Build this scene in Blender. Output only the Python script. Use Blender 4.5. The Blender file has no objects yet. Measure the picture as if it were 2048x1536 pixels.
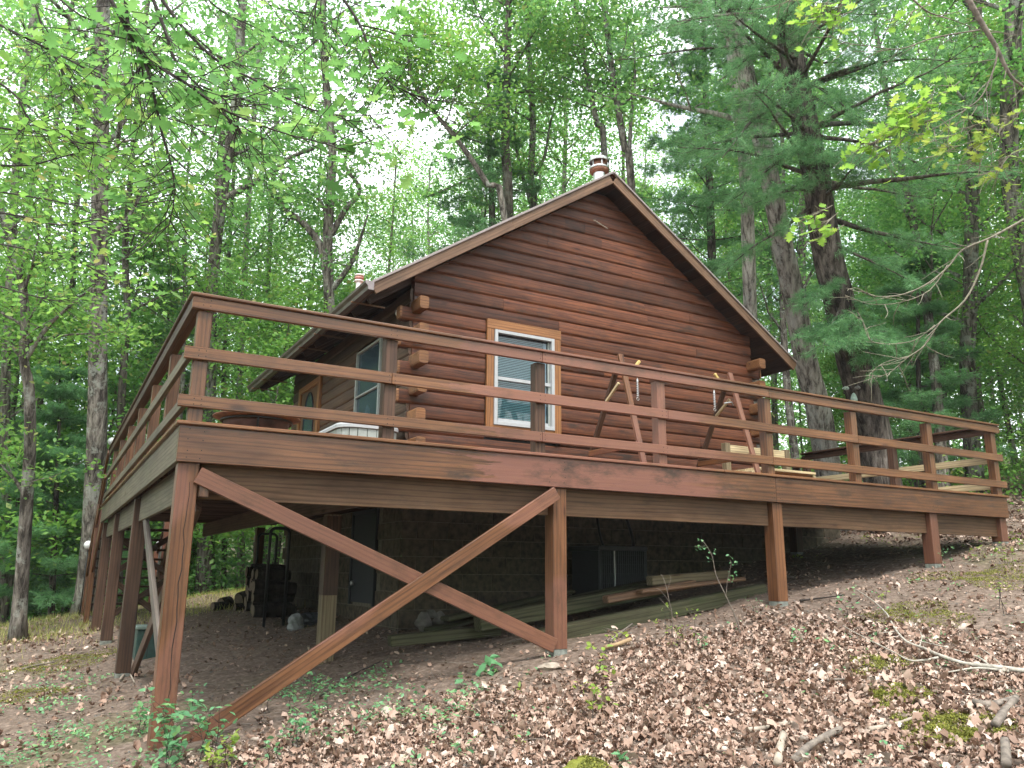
import bpy, bmesh, math, random
import numpy as np
from mathutils import Matrix, Vector, Quaternion
random.seed(7); rng = np.random.default_rng(7)
S = bpy.context.scene
# ------------------------------------------------------------------ camera
F_PX = 1593.99; YAW = 0.51597; PITCH = 0.22991; ROLL = 0.00813
CAM = Vector((-0.6923, -5.9066, -1.0027))
fw = Vector((math.sin(YAW)*math.cos(PITCH), math.cos(YAW)*math.cos(PITCH), math.sin(PITCH)))
r0 = Vector((math.cos(YAW), -math.sin(YAW), 0)); u0 = r0.cross(fw)
rt = r0*math.cos(ROLL) + u0*math.sin(ROLL); up = -r0*math.sin(ROLL) + u0*math.cos(ROLL)
cam = bpy.data.cameras.new('camera'); camo = bpy.data.objects.new('camera', cam); S.collection.objects.link(camo)
cam.sensor_width = 36; cam.sensor_fit = 'HORIZONTAL'; cam.lens = F_PX/2048*36
cam.clip_start = 0.05; cam.clip_end = 1500
M = Matrix((rt, up, -fw)).transposed().to_4x4(); M.translation = CAM
camo.matrix_world = M; S.camera = camo
# ------------------------------------------------------------------ world, sun, exposure
SUN_EL = math.radians(58); SUN_AZ = math.radians(205)      # compass azimuth of the sun (from +y towards +x)
W = bpy.data.worlds.new('World'); S.world = W; W.use_nodes = True
nt = W.node_tree; nt.nodes.clear()
sky = nt.nodes.new('ShaderNodeTexSky'); sky.sky_type = 'NISHITA'; sky.sun_disc = False
sky.sun_elevation = SUN_EL; sky.sun_rotation = SUN_AZ; sky.dust_density = 2.0
b1 = nt.nodes.new('ShaderNodeBackground'); b1.inputs[1].default_value = 0.12
nt.links.new(sky.outputs[0], b1.inputs[0])
b2 = nt.nodes.new('ShaderNodeBackground'); b2.inputs[0].default_value = (0.93, 0.97, 1.0, 1); b2.inputs[1].default_value = 1.15
tc = nt.nodes.new('ShaderNodeTexCoord'); nz = nt.nodes.new('ShaderNodeTexNoise'); nz.inputs['Scale'].default_value = 2.2; nz.inputs['Detail'].default_value = 5
rp = nt.nodes.new('ShaderNodeValToRGB'); rp.color_ramp.elements[0].position = .3; rp.color_ramp.elements[1].position = .55
rp.color_ramp.elements[0].color = (.35, .35, .35, 1); rp.color_ramp.elements[1].color = (.95, .95, .95, 1)
mx = nt.nodes.new('ShaderNodeMixShader'); ow = nt.nodes.new('ShaderNodeOutputWorld')
nt.links.new(tc.outputs['Generated'], nz.inputs[0]); nt.links.new(nz.outputs[0], rp.inputs[0]); nt.links.new(rp.outputs[0], mx.inputs[0])
nt.links.new(b1.outputs[0], mx.inputs[1]); nt.links.new(b2.outputs[0], mx.inputs[2]); nt.links.new(mx.outputs[0], ow.inputs[0])
sl = bpy.data.lights.new('sun', 'SUN'); sl.energy = 1.5; sl.angle = math.radians(14); sl.color = (1, .96, .9)
so = bpy.data.objects.new('sun', sl); S.collection.objects.link(so)
sd = Vector((math.sin(SUN_AZ)*math.cos(SUN_EL), math.cos(SUN_AZ)*math.cos(SUN_EL), math.sin(SUN_EL)))
so.rotation_euler = (-sd).to_track_quat('-Z', 'Y').to_euler(); so.location = sd*30
S.view_settings.view_transform = 'Standard'; S.view_settings.look = 'None'; S.view_settings.gamma = 1
S.view_settings.exposure = 1.64; S.view_settings.use_curve_mapping = False
S.render.engine = 'CYCLES'
cy = S.cycles; cy.max_bounces = 7; cy.diffuse_bounces = 4; cy.glossy_bounces = 3; cy.transmission_bounces = 5; cy.transparent_max_bounces = 8
cy.use_denoising = True; cy.denoiser = 'OPENIMAGEDENOISE'; cy.use_adaptive_sampling = True; cy.adaptive_threshold = 0.015
cy.caustics_reflective = False; cy.caustics_refractive = False

# ------------------------------------------------------------------ helpers
COL = S.collection
WM = {}
def tag(o, label=None, cat=None, group=None, kind=None):
    if label: o['label'] = label
    if cat: o['category'] = cat
    if group: o['group'] = group
    if kind: o['kind'] = kind
    return o
def link(o, parent=None, mat=None):
    COL.objects.link(o)
    w = mat if mat is not None else Matrix.Identity(4)
    WM[o.name] = w.copy()
    if parent is not None:
        o.parent = parent; o.matrix_basis = WM[parent.name].inverted() @ w
    else: o.matrix_basis = w
    return o
def thing(name, label, cat, loc, group=None):
    o = bpy.data.objects.new(name, None); o.empty_display_size = .2
    link(o, None, Matrix.Translation(Vector(loc))); return tag(o, label, cat, group)
def pmesh(name, V, Fc, mat, smooth=False):
    me = bpy.data.meshes.new(name); me.from_pydata([tuple(v) for v in V], [], Fc); me.materials.append(mat)
    if smooth: me.polygons.foreach_set('use_smooth', [True]*len(me.polygons))
    me.update(); return me
def put(name, me, parent=None, mat=None):
    return link(bpy.data.objects.new(name, me), parent, mat)
def at(u, v, d):
    return CAM + (fw + rt*((u-1024)/F_PX) - up*((v-768)/F_PX))*d
def onY(u, v, Y):
    r = (fw + rt*((u-1024)/F_PX) - up*((v-768)/F_PX)); return CAM + r*((Y-CAM.y)/r.y)
def frame(p0, p1, upv=(0, 0, 1)):
    p0 = Vector(p0); p1 = Vector(p1); x = (p1-p0).normalized(); z = Vector(upv)
    z = (z - x*z.dot(x)); z.normalize(); y = z.cross(x)
    m = Matrix((x, y, z)).transposed().to_4x4(); m.translation = p0; return m, (p1-p0).length
_bc = {}
def boxmesh(L, t, w, ch, mat, name='board'):
    key = (round(L, 4), round(t, 4), round(w, 4), ch, mat.name)
    if key in _bc: return _bc[key]
    a, b = t/2, w/2; c = ch
    sec = [(-a+c, -b), (a-c, -b), (a, -b+c), (a, b-c), (a-c, b), (-a+c, b), (-a, b-c), (-a, -b+c)]
    s2 = [(y*(a-c*.8)/a, z*(b-c*.8)/b) for y, z in sec]
    V = [(0, y, z) for y, z in s2] + [(c*.8, y, z) for y, z in sec] + [(L-c*.8, y, z) for y, z in sec] + [(L, y, z) for y, z in s2]
    Fc = [list(range(7, -1, -1)), list(range(24, 32))]
    for r in range(3):
        for i in range(8):
            j = (i+1) % 8; Fc.append([r*8+i, r*8+j, r*8+8+j, r*8+8+i])
    me = pmesh(name, V, Fc, mat); _bc[key] = me; return me
def board(name, p0, p1, w, t, mat, parent=None, upv=(0, 0, 1), ch=.004):
    """board from p0 to p1 (centre line); w along upv, t across"""
    m, L = frame(p0, p1, upv)
    return put(name, boxmesh(L, t, w, ch, mat), parent, m)
def box(name, lo, hi, mat, parent=None, ch=.004):
    """axis box; grain runs along its longest side"""
    lo = Vector(lo); hi = Vector(hi); c = (lo+hi)/2; s = hi-lo
    ax = max(range(3), key=lambda i: s[i])
    if ax == 0: return board(name, (lo.x, c.y, c.z), (hi.x, c.y, c.z), s.z, s.y, mat, parent, (0, 0, 1), ch)
    if ax == 1: return board(name, (c.x, lo.y, c.z), (c.x, hi.y, c.z), s.z, s.x, mat, parent, (0, 0, 1), ch)
    return board(name, (c.x, c.y, lo.z), (c.x, c.y, hi.z), s.y, s.x, mat, parent, (0, 1, 0), ch)
def tube_vf(pts, rad, n=8, V=None, Fc=None, cap=True, wob=0.0, ph=0.0):
    V = [] if V is None else V; Fc = [] if Fc is None else Fc
    pts = [Vector(p) for p in pts]; base = len(V)
    t = (pts[1]-pts[0]).normalized(); nrm = t.orthogonal().normalized()
    for i, p in enumerate(pts):
        tn = ((pts[min(i+1, len(pts)-1)] - pts[max(i-1, 0)])).normalized()
        if tn.length < .5: tn = t
        q = t.rotation_difference(tn); nrm = q @ nrm; t = tn; b = t.cross(nrm)
        for k in range(n):
            a = 2*math.pi*k/n
            r = rad[i]*(1 + wob*math.sin(3*a+i*.9+ph) + wob*.7*math.sin(5*a-i*1.7+ph*2))
            V.append(p + nrm*(math.cos(a)*r) + b*(math.sin(a)*r))
    for i in range(len(pts)-1):
        for k in range(n):
            a = base+i*n+k; c = base+i*n+(k+1) % n; Fc.append([a, c, c+n, a+n])
    if cap:
        Fc.append([base+k for k in range(n-1, -1, -1)]); e = base+(len(pts)-1)*n; Fc.append([e+k for k in range(n)])
    return V, Fc
def tube(name, pts, rad, mat, parent=None, n=8, wob=0.0, loc=None, smooth=True):
    if not hasattr(rad, '__len__'): rad = [rad]*len(pts)
    o = Vector(loc) if loc is not None else Vector(pts[0])
    V, Fc = tube_vf([Vector(p)-o for p in pts], rad, n, wob=wob)
    return put(name, pmesh(name, V, Fc, mat, smooth), parent, Matrix.Translation(o))
def lathe(name, prof, mat, parent, loc, n=32, rot=None):
    V = []; Fc = []
    for r, z in prof:
        for k in range(n): V.append((math.cos(2*math.pi*k/n)*r, math.sin(2*math.pi*k/n)*r, z))
    for i in range(len(prof)-1):
        for k in range(n): Fc.append([i*n+k, i*n+(k+1) % n, (i+1)*n+(k+1) % n, (i+1)*n+k])
    m = Matrix.Translation(Vector(loc))
    if rot is not None: m = m @ rot
    return put(name, pmesh(name, V, Fc, mat, True), parent, m)
def smooth_path(pts, k=4):
    P = [Vector(p) for p in pts]; out = []
    for i in range(len(P)-1):
        a = P[max(i-1, 0)]; b = P[i]; c = P[i+1]; d = P[min(i+2, len(P)-1)]
        for j in range(k):
            t = j/k
            out.append(.5*((2*b) + (c-a)*t + (2*a-5*b+4*c-d)*t*t + (3*b-a-3*c+d)*t**3))
    out.append(P[-1]); return out
# terrain height
def hz(x, y):
    x = np.asarray(x, float); y = np.asarray(y, float)
    h = np.interp(x, [-200, -60, -30, -12, -3, 0, 3.1, 5.8, 8.5, 10.1, 13, 20, 40, 80, 250], [-22, -11, -7, -3.9, -2.6, -2.17, -1.71, -1.34, -.93, -.62, -.08, 1.1, 4.2, 9, 20])
    t = np.clip((x-4)/9, 0, 1); fall = -.2*(1-t)+.03*t
    g = np.where(y < 0, .075*np.maximum(y, -14), np.minimum(y, 13)*.02) + np.where(y > 12.5, (np.minimum(y, 60)-12.5)*fall, 0)
    g = g + np.where(y > 70, (y-70)*.12, 0)
    n = .018*np.sin(x*2.1+y*1.3)+.014*np.sin(x*4.7-y*3.9+1)+.01*np.sin(x*9.1+y*7.7)
    return h+g+n
def gz(x, y): return float(hz(x, y))
def gp(u, v):
    r = (fw + rt*((u-1024)/F_PX) - up*((v-768)/F_PX)); t = 1.0
    for i in range(4000):
        p = CAM + r*t
        if p.z <= gz(p.x, p.y): return Vector((p.x, p.y, gz(p.x, p.y)))
        t += .02
    return CAM + r*30

# ------------------------------------------------------------------ materials
def nodes(name):
    m = bpy.data.materials.new(name); m.use_nodes = True; t = m.node_tree; t.nodes.clear()
    o = t.nodes.new('ShaderNodeOutputMaterial'); return m, t, o
def N(t, kind, **kw):
    n = t.nodes.new('ShaderNode'+kind)
    for k, v in kw.items():
        if k in n.inputs: n.inputs[k].default_value = v
        else: setattr(n, k, v)
    return n
def ramp(t, cols):
    r = t.nodes.new('ShaderNodeValToRGB'); e = r.color_ramp.elements
    while len(e) < len(cols): e.new(.5)
    for i, (p, c) in enumerate(cols):
        e[i].position = p; e[i].color = tuple(c)+(1,) if len(c) == 3 else c
    return r
def mixc(t, a, b, f, bt='MIX'):
    m = t.nodes.new('ShaderNodeMix'); m.data_type = 'RGBA'; m.blend_type = bt
    for s, v in ((6, a), (7, b), (0, f)):
        if hasattr(v, 'is_linked') or hasattr(v, 'links'): t.links.new(v, m.inputs[s])
        elif s == 0: m.inputs[0].default_value = v
        else: m.inputs[s].default_value = tuple(v)+(1,)
    return m.outputs[2]
def coords(t, scale, rnd=30.0):
    c = N(t, 'TexCoord'); oi = N(t, 'ObjectInfo'); mu = N(t, 'Math', operation='MULTIPLY'); mu.inputs[1].default_value = rnd
    t.links.new(oi.outputs['Random'], mu.inputs[0]); ad = N(t, 'VectorMath', operation='ADD')
    t.links.new(c.outputs['Object'], ad.inputs[0]); t.links.new(mu.outputs[0], ad.inputs[1])
    mp = N(t, 'Mapping'); mp.inputs['Scale'].default_value = scale; t.links.new(ad.outputs[0], mp.inputs[0])
    return mp.outputs[0], ad.outputs[0], oi.outputs['Random']
def finish(t, o, colr, rough=.6, bump=None, bs=.3, bd=.004, spec=.4, metal=0.0):
    p = N(t, 'BsdfPrincipled'); p.inputs['Metallic'].default_value = metal; p.inputs['Specular IOR Level'].default_value = spec
    if hasattr(colr, 'links'): t.links.new(colr, p.inputs['Base Color'])
    else: p.inputs['Base Color'].default_value = tuple(colr)+(1,)
    if hasattr(rough, 'links'): t.links.new(rough, p.inputs['Roughness'])
    else: p.inputs['Roughness'].default_value = rough
    if bump is not None:
        b = N(t, 'Bump'); b.inputs['Strength'].default_value = bs; b.inputs['Distance'].default_value = bd
        t.links.new(bump, b.inputs['Height']); t.links.new(b.outputs[0], p.inputs['Normal'])
    t.links.new(p.outputs[0], o.inputs[0]); return p
def wood(name, dark, mid, light, rough=.5, patch=None, patchf=.5, vary=.35, stain=None, stainf=.5, bs=.35, grain=1.0, green=0.0, spec=.35, px=None):
    m, t, o = nodes(name)
    v, raw, rnd = coords(t, (1.1, 26*grain, 26*grain))
    n1 = N(t, 'TexNoise', Scale=1.6, Detail=7.0, Roughness=.62, Distortion=.5); t.links.new(v, n1.inputs[0])
    r1 = ramp(t, [(.2, dark), (.47, mid), (.8, light)]); t.links.new(n1.outputs[0], r1.inputs[0])
    # cathedral grain: thin dark lines
    mp = N(t, 'Mapping'); mp.inputs['Scale'].default_value = (.55, 9, 9); t.links.new(raw, mp.inputs[0])
    wv = N(t, 'TexWave', wave_type='RINGS', Scale=1.3*grain, Distortion=7.0, Detail=3.0); wv.inputs['Detail Scale'].default_value = .8
    t.links.new(mp.outputs[0], wv.inputs[0])
    rw = ramp(t, [(.0, (.55, .5, .48)), (.35, (1, 1, 1)), (1, (1.05, 1.03, 1))]); t.links.new(wv.outputs[0], rw.inputs[0])
    c = mixc(t, r1.outputs[0], rw.outputs[0], .8, 'MULTIPLY')
    # knots
    mk_ = N(t, 'Mapping'); mk_.inputs['Scale'].default_value = (1.5, 5.5, 5.5); t.links.new(raw, mk_.inputs[0])
    vo = N(t, 'TexVoronoi', Scale=.95, Randomness=1.0); t.links.new(mk_.outputs[0], vo.inputs[0])
    rk = ramp(t, [(.0, (.1, .07, .06)), (.06, (.28, .2, .17)), (.1, (.75, .68, .62)), (.2, (1, 1, 1))]); t.links.new(vo.outputs['Distance'], rk.inputs[0])
    c = mixc(t, c, rk.outputs[0], .75, 'MULTIPLY')
    # large blotches
    mb = N(t, 'Mapping'); mb.inputs['Scale'].default_value = (.9, 2.5, 2.5); t.links.new(raw, mb.inputs[0])
    n2 = N(t, 'TexNoise', Scale=1.3, Detail=4.0, Roughness=.6); t.links.new(mb.outputs[0], n2.inputs[0])
    rb = ramp(t, [(.32, (.5, .46, .44)), (.52, (1, 1, 1)), (.75, (1.2, 1.16, 1.1))]); t.links.new(n2.outputs[0], rb.inputs[0])
    c = mixc(t, c, rb.outputs[0], .75, 'MULTIPLY')
    if patch is not None:
        n3 = N(t, 'TexNoise', Scale=.5, Detail=2.0); t.links.new(mb.outputs[0], n3.inputs[0])
        rr = ramp(t, [(.50, (0, 0, 0)), (.53, (patchf,)*3)]); t.links.new(n3.outputs[0], rr.inputs[0])
        pm = rr.outputs[0]
        if px is not None:
            ge = N(t, 'NewGeometry'); sx = N(t, 'SeparateXYZ'); t.links.new(ge.outputs['Position'], sx.inputs[0])
            nw = N(t, 'TexNoise', Scale=3.0, Detail=5.0, Roughness=.7); mw = N(t, 'Mapping'); mw.inputs['Scale'].default_value = (.35, 1, 3.5); t.links.new(ge.outputs['Position'], mw.inputs[0]); t.links.new(mw.outputs[0], nw.inputs[0])
            ma = N(t, 'Math', operation='MULTIPLY_ADD'); ma.inputs[1].default_value = 2.6; t.links.new(nw.outputs[0], ma.inputs[0]); t.links.new(sx.outputs[0], ma.inputs[2])
            rx = ramp(t, [(.0, (0, 0, 0)), (px[0], (0, 0, 0)), (px[0]+.008, (patchf,)*3), (px[1], (patchf,)*3), (px[1]+.05, (0, 0, 0))]); mdv = N(t, 'Math', operation='DIVIDE'); mdv.inputs[1].default_value = 12.0; t.links.new(ma.outputs[0], mdv.inputs[0]); t.links.new(mdv.outputs[0], rx.inputs[0]); pm = rx.outputs[0]
        c = mixc(t, c, patch, pm)
    if stain is not None:
        n4 = N(t, 'TexNoise', Scale=2.6, Detail=6.0, Roughness=.7); t.links.new(mb.outputs[0], n4.inputs[0])
        rs = ramp(t, [(.5, (0, 0, 0)), (.7, (stainf,)*3)]); t.links.new(n4.outputs[0], rs.inputs[0])
        c = mixc(t, c, stain, rs.outputs[0])
    if vary:
        mr = N(t, 'MapRange'); mr.inputs['To Min'].default_value = 1-vary; mr.inputs['To Max'].default_value = 1+vary*.7
        t.links.new(rnd, mr.inputs[0]); hs = N(t, 'HueSaturation'); t.links.new(mr.outputs[0], hs.inputs['Value']); t.links.new(c, hs.inputs['Color']); c = hs.outputs[0]
    finish(t, o, c, rough, n1.outputs[0], bs, .004, spec); return m
def simple(name, col, rough=.5, metal=0, nscale=20, var=.2, bs=.1, spec=.5):
    m, t, o = nodes(name); v, raw, rnd = coords(t, (nscale,)*3)
    n = N(t, 'TexNoise', Scale=1.0, Detail=5.0); t.links.new(v, n.inputs[0])
    lo = [c*(1-var) for c in col]; hi = [c*(1+var) for c in col]
    r = ramp(t, [(.3, lo), (.7, hi)]); t.links.new(n.outputs[0], r.inputs[0])
    finish(t, o, r.outputs[0], rough, n.outputs[0], bs, .003, spec, metal); return m

M_STAIN = wood('deck_stain', (.036, .015, .007), (.122, .051, .022), (.19, .084, .036), .34, patch=(.2, .082, .062), patchf=.7, vary=.1, stain=(.028, .018, .013), stainf=.85, spec=.45, px=(.29, .50))
M_STAINR = wood('rail_stain', (.052, .022, .010), (.158, .068, .028), (.228, .103, .045), .34, patch=(.205, .086, .062), patchf=.65, vary=.16, spec=.45, px=(.29, .50), stain=(.042, .025, .015), stainf=.6)
M_POST = wood('post_stain', (.055, .023, .012), (.15, .064, .028), (.207, .094, .043), .42, patch=(.215, .095, .074), patchf=.4, vary=.18, stain=(.045, .024, .015), stainf=.65, spec=.35)
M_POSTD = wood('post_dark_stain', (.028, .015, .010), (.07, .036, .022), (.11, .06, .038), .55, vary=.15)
M_BEAM = wood('beam_stain', (.05, .03, .017), (.105, .06, .034), (.15, .088, .05), .6, vary=.08, stain=(.035, .024, .016), stainf=.6, spec=.2)
M_GREY = wood('weathered_board', (.06, .05, .033), (.115, .098, .064), (.165, .14, .095), .7, vary=.12, stain=(.05, .056, .032), stainf=.6)
M_BRACEG = wood('grey_brace', (.06, .05, .042), (.12, .10, .085), (.17, .145, .125), .7, vary=.05)
M_RAW = wood('raw_pine', (.30, .23, .12), (.46, .37, .22), (.56, .47, .30), .6, vary=.15)
M_RAWOLD = wood('raw_grey_pine', (.10, .08, .045), (.16, .125, .075), (.22, .18, .11), .7, vary=.15)
M_TRIM = wood('trim_orange', (.15, .062, .02), (.26, .112, .038), (.33, .15, .055), .45, vary=.08)
M_LOG = wood('log_stain', (.034, .013, .008), (.098, .034, .017), (.19, .066, .028), .5, vary=.36, stain=(.03, .017, .013), stainf=.9, grain=.8, bs=.35, spec=.28)
M_LOGE = wood('log_end', (.08, .036, .016), (.19, .085, .034), (.28, .135, .055), .6, vary=.25, stain=(.04, .024, .016), stainf=.8)
M_LOGS = wood('side_log_stain', (.035, .02, .013), (.085, .048, .03), (.13, .075, .048), .6, vary=.25, stain=(.025, .018, .014), stainf=.7, grain=.8)
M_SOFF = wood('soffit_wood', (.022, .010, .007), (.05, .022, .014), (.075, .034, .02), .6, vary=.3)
M_RAKE = wood('rake_wood', (.09, .05, .03), (.17, .098, .058), (.22, .13, .08), .6, vary=.1, stain=(.045, .03, .022), stainf=.75)
M_TIMB = wood('old_timber', (.035, .037, .02), (.065, .064, .038), (.11, .104, .062), .85, vary=.2, stain=(.028, .05, .016), stainf=.6, bs=.6, spec=.15)
M_JOIST = wood('joist_wood', (.06, .035, .025), (.11, .065, .045), (.15, .095, .065), .7, vary=.25)
M_WHITE = simple('white_vinyl', (.36, .37, .38), .5, var=.06, spec=.3)
M_PALE = simple('pale_grey_vinyl', (.28, .30, .28), .5, var=.1)
M_BLACK = simple('black_steel', (.012, .012, .013), .45, var=.3)
M_GREENBOX = simple('green_enamel', (.012, .04, .033), .5, var=.3)
M_STEEL = simple('galvanised_steel', (.55, .55, .55), .35, metal=.9, var=.15, bs=.2)
M_WHITEPIPE = simple('white_pipe', (.7, .66, .64), .4, var=.1)
M_RUST = simple('rusty_steel', (.22, .10, .06), .75, nscale=9, var=.6, bs=.3)
M_BOWL = simple('burnt_bowl', (.09, .05, .045), .5, nscale=7, var=.7, bs=.3)
M_GUTTER = simple('brown_gutter', (.085, .068, .055), .45, var=.25, nscale=5)
M_ROOFEDGE = simple('drip_edge', (.24, .2, .19), .45, metal=.2, var=.15)
M_SHING = simple('red_shingle', (.20, .07, .045), .9, nscale=40, var=.5, bs=.6)
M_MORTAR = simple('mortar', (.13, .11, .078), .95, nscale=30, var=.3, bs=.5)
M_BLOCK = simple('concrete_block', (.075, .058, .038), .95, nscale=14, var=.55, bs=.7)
M_DOOR = simple('dark_door', (.006, .007, .011), .6, var=.2, nscale=3)
M_DARK = simple('dark_interior', (.012, .013, .014), .9, var=.2)
M_AC = simple('condenser_paint', (.035, .038, .04), .5, var=.2)
M_ROCK = simple('grey_rock', (.12, .11, .095), .9, nscale=9, var=.5, bs=.8)
M_GALV = simple('post_foot_concrete', (.18, .19, .165), .9, nscale=30, var=.4, bs=.6)
M_BONE = simple('pale_dead_wood', (.32, .265, .21), .85, nscale=14, var=.4, bs=.6)
M_STICK = simple('grey_stick_bark', (.17, .14, .115), .9, nscale=22, var=.5, bs=.7)
M_TWIG = simple('dark_twig_bark', (.03, .022, .018), .9, nscale=25, var=.4, bs=.5)
M_TWIGP = simple('pale_twig_bark', (.19, .17, .125), .85, nscale=25, var=.35, bs=.5)
M_LAMPW = simple('white_globe', (.75, .75, .74), .25, var=.03)
M_FACE = simple('patina_resin', (.32, .42, .36), .6, nscale=40, var=.3, bs=.3)
M_FACED = simple('dark_resin', (.16, .15, .14), .6, nscale=40, var=.3, bs=.3)
M_BAGW = simple('white_plastic_bag', (.2, .205, .205), .5, var=.35)
M_BAGB = simple('dark_plastic_bag', (.05, .055, .065), .3, var=.3)
def glass_mat(name, tint, rough=.03):
    m, t, o = nodes(name); tr = N(t, 'BsdfTransparent'); tr.inputs[0].default_value = tint
    gl = N(t, 'BsdfGlossy'); gl.inputs['Roughness'].default_value = rough; fr = N(t, 'Fresnel'); fr.inputs[0].default_value = 1.5
    ad = N(t, 'Math', operation='MULTIPLY_ADD'); ad.inputs[1].default_value = .55; ad.inputs[2].default_value = .03; t.links.new(fr.outputs[0], ad.inputs[0])
    mxs = N(t, 'MixShader'); t.links.new(ad.outputs[0], mxs.inputs[0]); t.links.new(tr.outputs[0], mxs.inputs[1]); t.links.new(gl.outputs[0], mxs.inputs[2]); t.links.new(mxs.outputs[0], o.inputs[0]); return m
M_GLASS = glass_mat('window_glass', (.55, .68, .72, 1)); M_GLASSD = simple('dark_window_glass', (.035, .06, .075), .16, var=.3, nscale=2, bs=0, spec=.35)
M_BLIND = simple('blind_slat', (.30, .42, .42), .5, var=.08)
M_CURT = simple('white_curtain', (.55, .6, .68), .8, var=.1)

def leafmat(name, cols, trans=.45, rough=.45, objv=.12):
    m, t, o = nodes(name); g = N(t, 'NewGeometry'); oi = N(t, 'ObjectInfo')
    r = ramp(t, cols); t.links.new(g.outputs['Random Per Island'], r.inputs[0])
    mr = N(t, 'MapRange'); mr.inputs['To Min'].default_value = 1-objv; mr.inputs['To Max'].default_value = 1+objv; t.links.new(oi.outputs['Random'], mr.inputs[0])
    hs = N(t, 'HueSaturation'); t.links.new(mr.outputs[0], hs.inputs['Value']); t.links.new(r.outputs[0], hs.inputs['Color'])
    p = N(t, 'BsdfPrincipled'); p.inputs['Roughness'].default_value = rough; p.inputs['Specular IOR Level'].default_value = .35; t.links.new(hs.outputs[0], p.inputs['Base Color'])
    if trans:
        tl = N(t, 'BsdfTranslucent'); h2 = N(t, 'HueSaturation'); h2.inputs['Hue'].default_value = .485; h2.inputs['Value'].default_value = 1.5; t.links.new(hs.outputs[0], h2.inputs['Color']); t.links.new(h2.outputs[0], tl.inputs[0])
        ms = N(t, 'MixShader'); ms.inputs[0].default_value = trans; t.links.new(p.outputs[0], ms.inputs[1]); t.links.new(tl.outputs[0], ms.inputs[2]); t.links.new(ms.outputs[0], o.inputs[0])
    else: t.links.new(p.outputs[0], o.inputs[0])
    return m
M_LEAF = leafmat('oak_leaves', [(0, (.075, .21, .055)), (.5, (.12, .30, .08)), (.85, (.165, .35, .095)), (1, (.24, .38, .11))], .52)
M_LEAFY = leafmat('maple_leaves', [(0, (.09, .225, .05)), (.5, (.14, .32, .065)), (.92, (.2, .38, .075)), (1, (.3, .29, .1))], .52)
M_LEAFB = leafmat('bright_oak_leaves', [(0, (.17, .36, .06)), (.7, (.25, .45, .075)), (1, (.36, .46, .09))], .5)
M_LEAFG = leafmat('bluish_plant_leaves', [(0, (.10, .26, .12)), (.6, (.16, .36, .17)), (1, (.26, .46, .18))], .35)
M_LEAFYW = leafmat('yellow_green_leaves', [(0, (.17, .28, .05)), (1, (.3, .38, .07))], .4)
M_PINE = leafmat('pine_needles', [(0, (.075, .20, .085)), (.6, (.13, .30, .12)), (1, (.22, .40, .17))], .38, .5, .08)
M_LITTER = leafmat('dead_leaves', [(0, (.19, .115, .08)), (.2, (.29, .18, .13)), (.45, (.37, .245, .185)), (.7, (.45, .32, .25)), (.9, (.53, .4, .33)), (1, (.64, .54, .46))], .0, .6)
M_LITTERD = leafmat('leaf_crumbs', [(0, (.10, .065, .045)), (.4, (.19, .125, .088)), (.8, (.3, .2, .15)), (1, (.46, .35, .27))], .0, .8)
M_GRASS = leafmat('yellow_grass', [(0, (.16, .24, .05)), (.5, (.32, .33, .09)), (1, (.5, .44, .18))], .3)
M_MOSS = leafmat('moss_tufts', [(0, (.09, .10, .02)), (.6, (.19, .20, .03)), (1, (.3, .29, .06))], .15, .8)

def barkmat(name, c0, c1, c2, lichen=None, lf=.5, sc=1.0):
    m, t, o = nodes(name); v, raw, rnd = coords(t, (15*sc, 15*sc, 2.1*sc), 20)
    n0 = N(t, 'TexNoise', Scale=1.0, Detail=5.0, Roughness=.65); t.links.new(v, n0.inputs[0])
    dm = mixc(t, v, n0.outputs[1], .6)
    vo = N(t, 'TexVoronoi', Scale=2.2); vo.feature = 'F1'; t.links.new(dm, vo.inputs[0])
    n1 = N(t, 'TexNoise', Scale=2.2, Detail=9.0, Roughness=.72, Distortion=.6); t.links.new(v, n1.inputs[0])
    sm = N(t, 'Math', operation='MULTIPLY_ADD'); sm.inputs[1].default_value = -.45; t.links.new(vo.outputs['Distance'], sm.inputs[0]); t.links.new(n1.outputs[0], sm.inputs[2])
    rc = ramp(t, [(.12, c0), (.3, c1), (.55, c2)]); t.links.new(sm.outputs[0], rc.inputs[0]); c = rc.outputs[0]
    nb = N(t, 'TexNoise', Scale=.9, Detail=3.0); t.links.new(raw, nb.inputs[0]); rb = ramp(t, [(.35, (.62, .6, .58)), (.65, (1.25, 1.25, 1.22))]); t.links.new(nb.outputs[0], rb.inputs[0]); c = mixc(t, c, rb.outputs[0], .8, 'MULTIPLY')
    if lichen:
        n3 = N(t, 'TexNoise', Scale=2.6, Detail=8.0, Roughness=.75); t.links.new(raw, n3.inputs[0])
        rl = ramp(t, [(.53, (0, 0, 0)), (.58, (lf,)*3)]); t.links.new(n3.outputs[0], rl.inputs[0]); c = mixc(t, c, lichen, rl.outputs[0])
    finish(t, o, c, .92, sm.outputs[0], 1.0, .04, .2); return m
B_GREY = barkmat('grey_bark', (.045, .038, .032), (.17, .15, .13), (.33, .3, .265), (.38, .4, .35), .55)
B_PINE = barkmat('pine_bark', (.018, .014, .012), (.095, .078, .067), (.22, .19, .168), None, 0, .8)
B_SHAG = barkmat('shaggy_pale_bark', (.08, .068, .058), (.32, .29, .258), (.48, .45, .4), (.4, .41, .37), .4, .9)
B_DARK = barkmat('dark_bark', (.05, .042, .035), (.125, .105, .088), (.21, .185, .155), (.28, .29, .25), .35)

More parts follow.
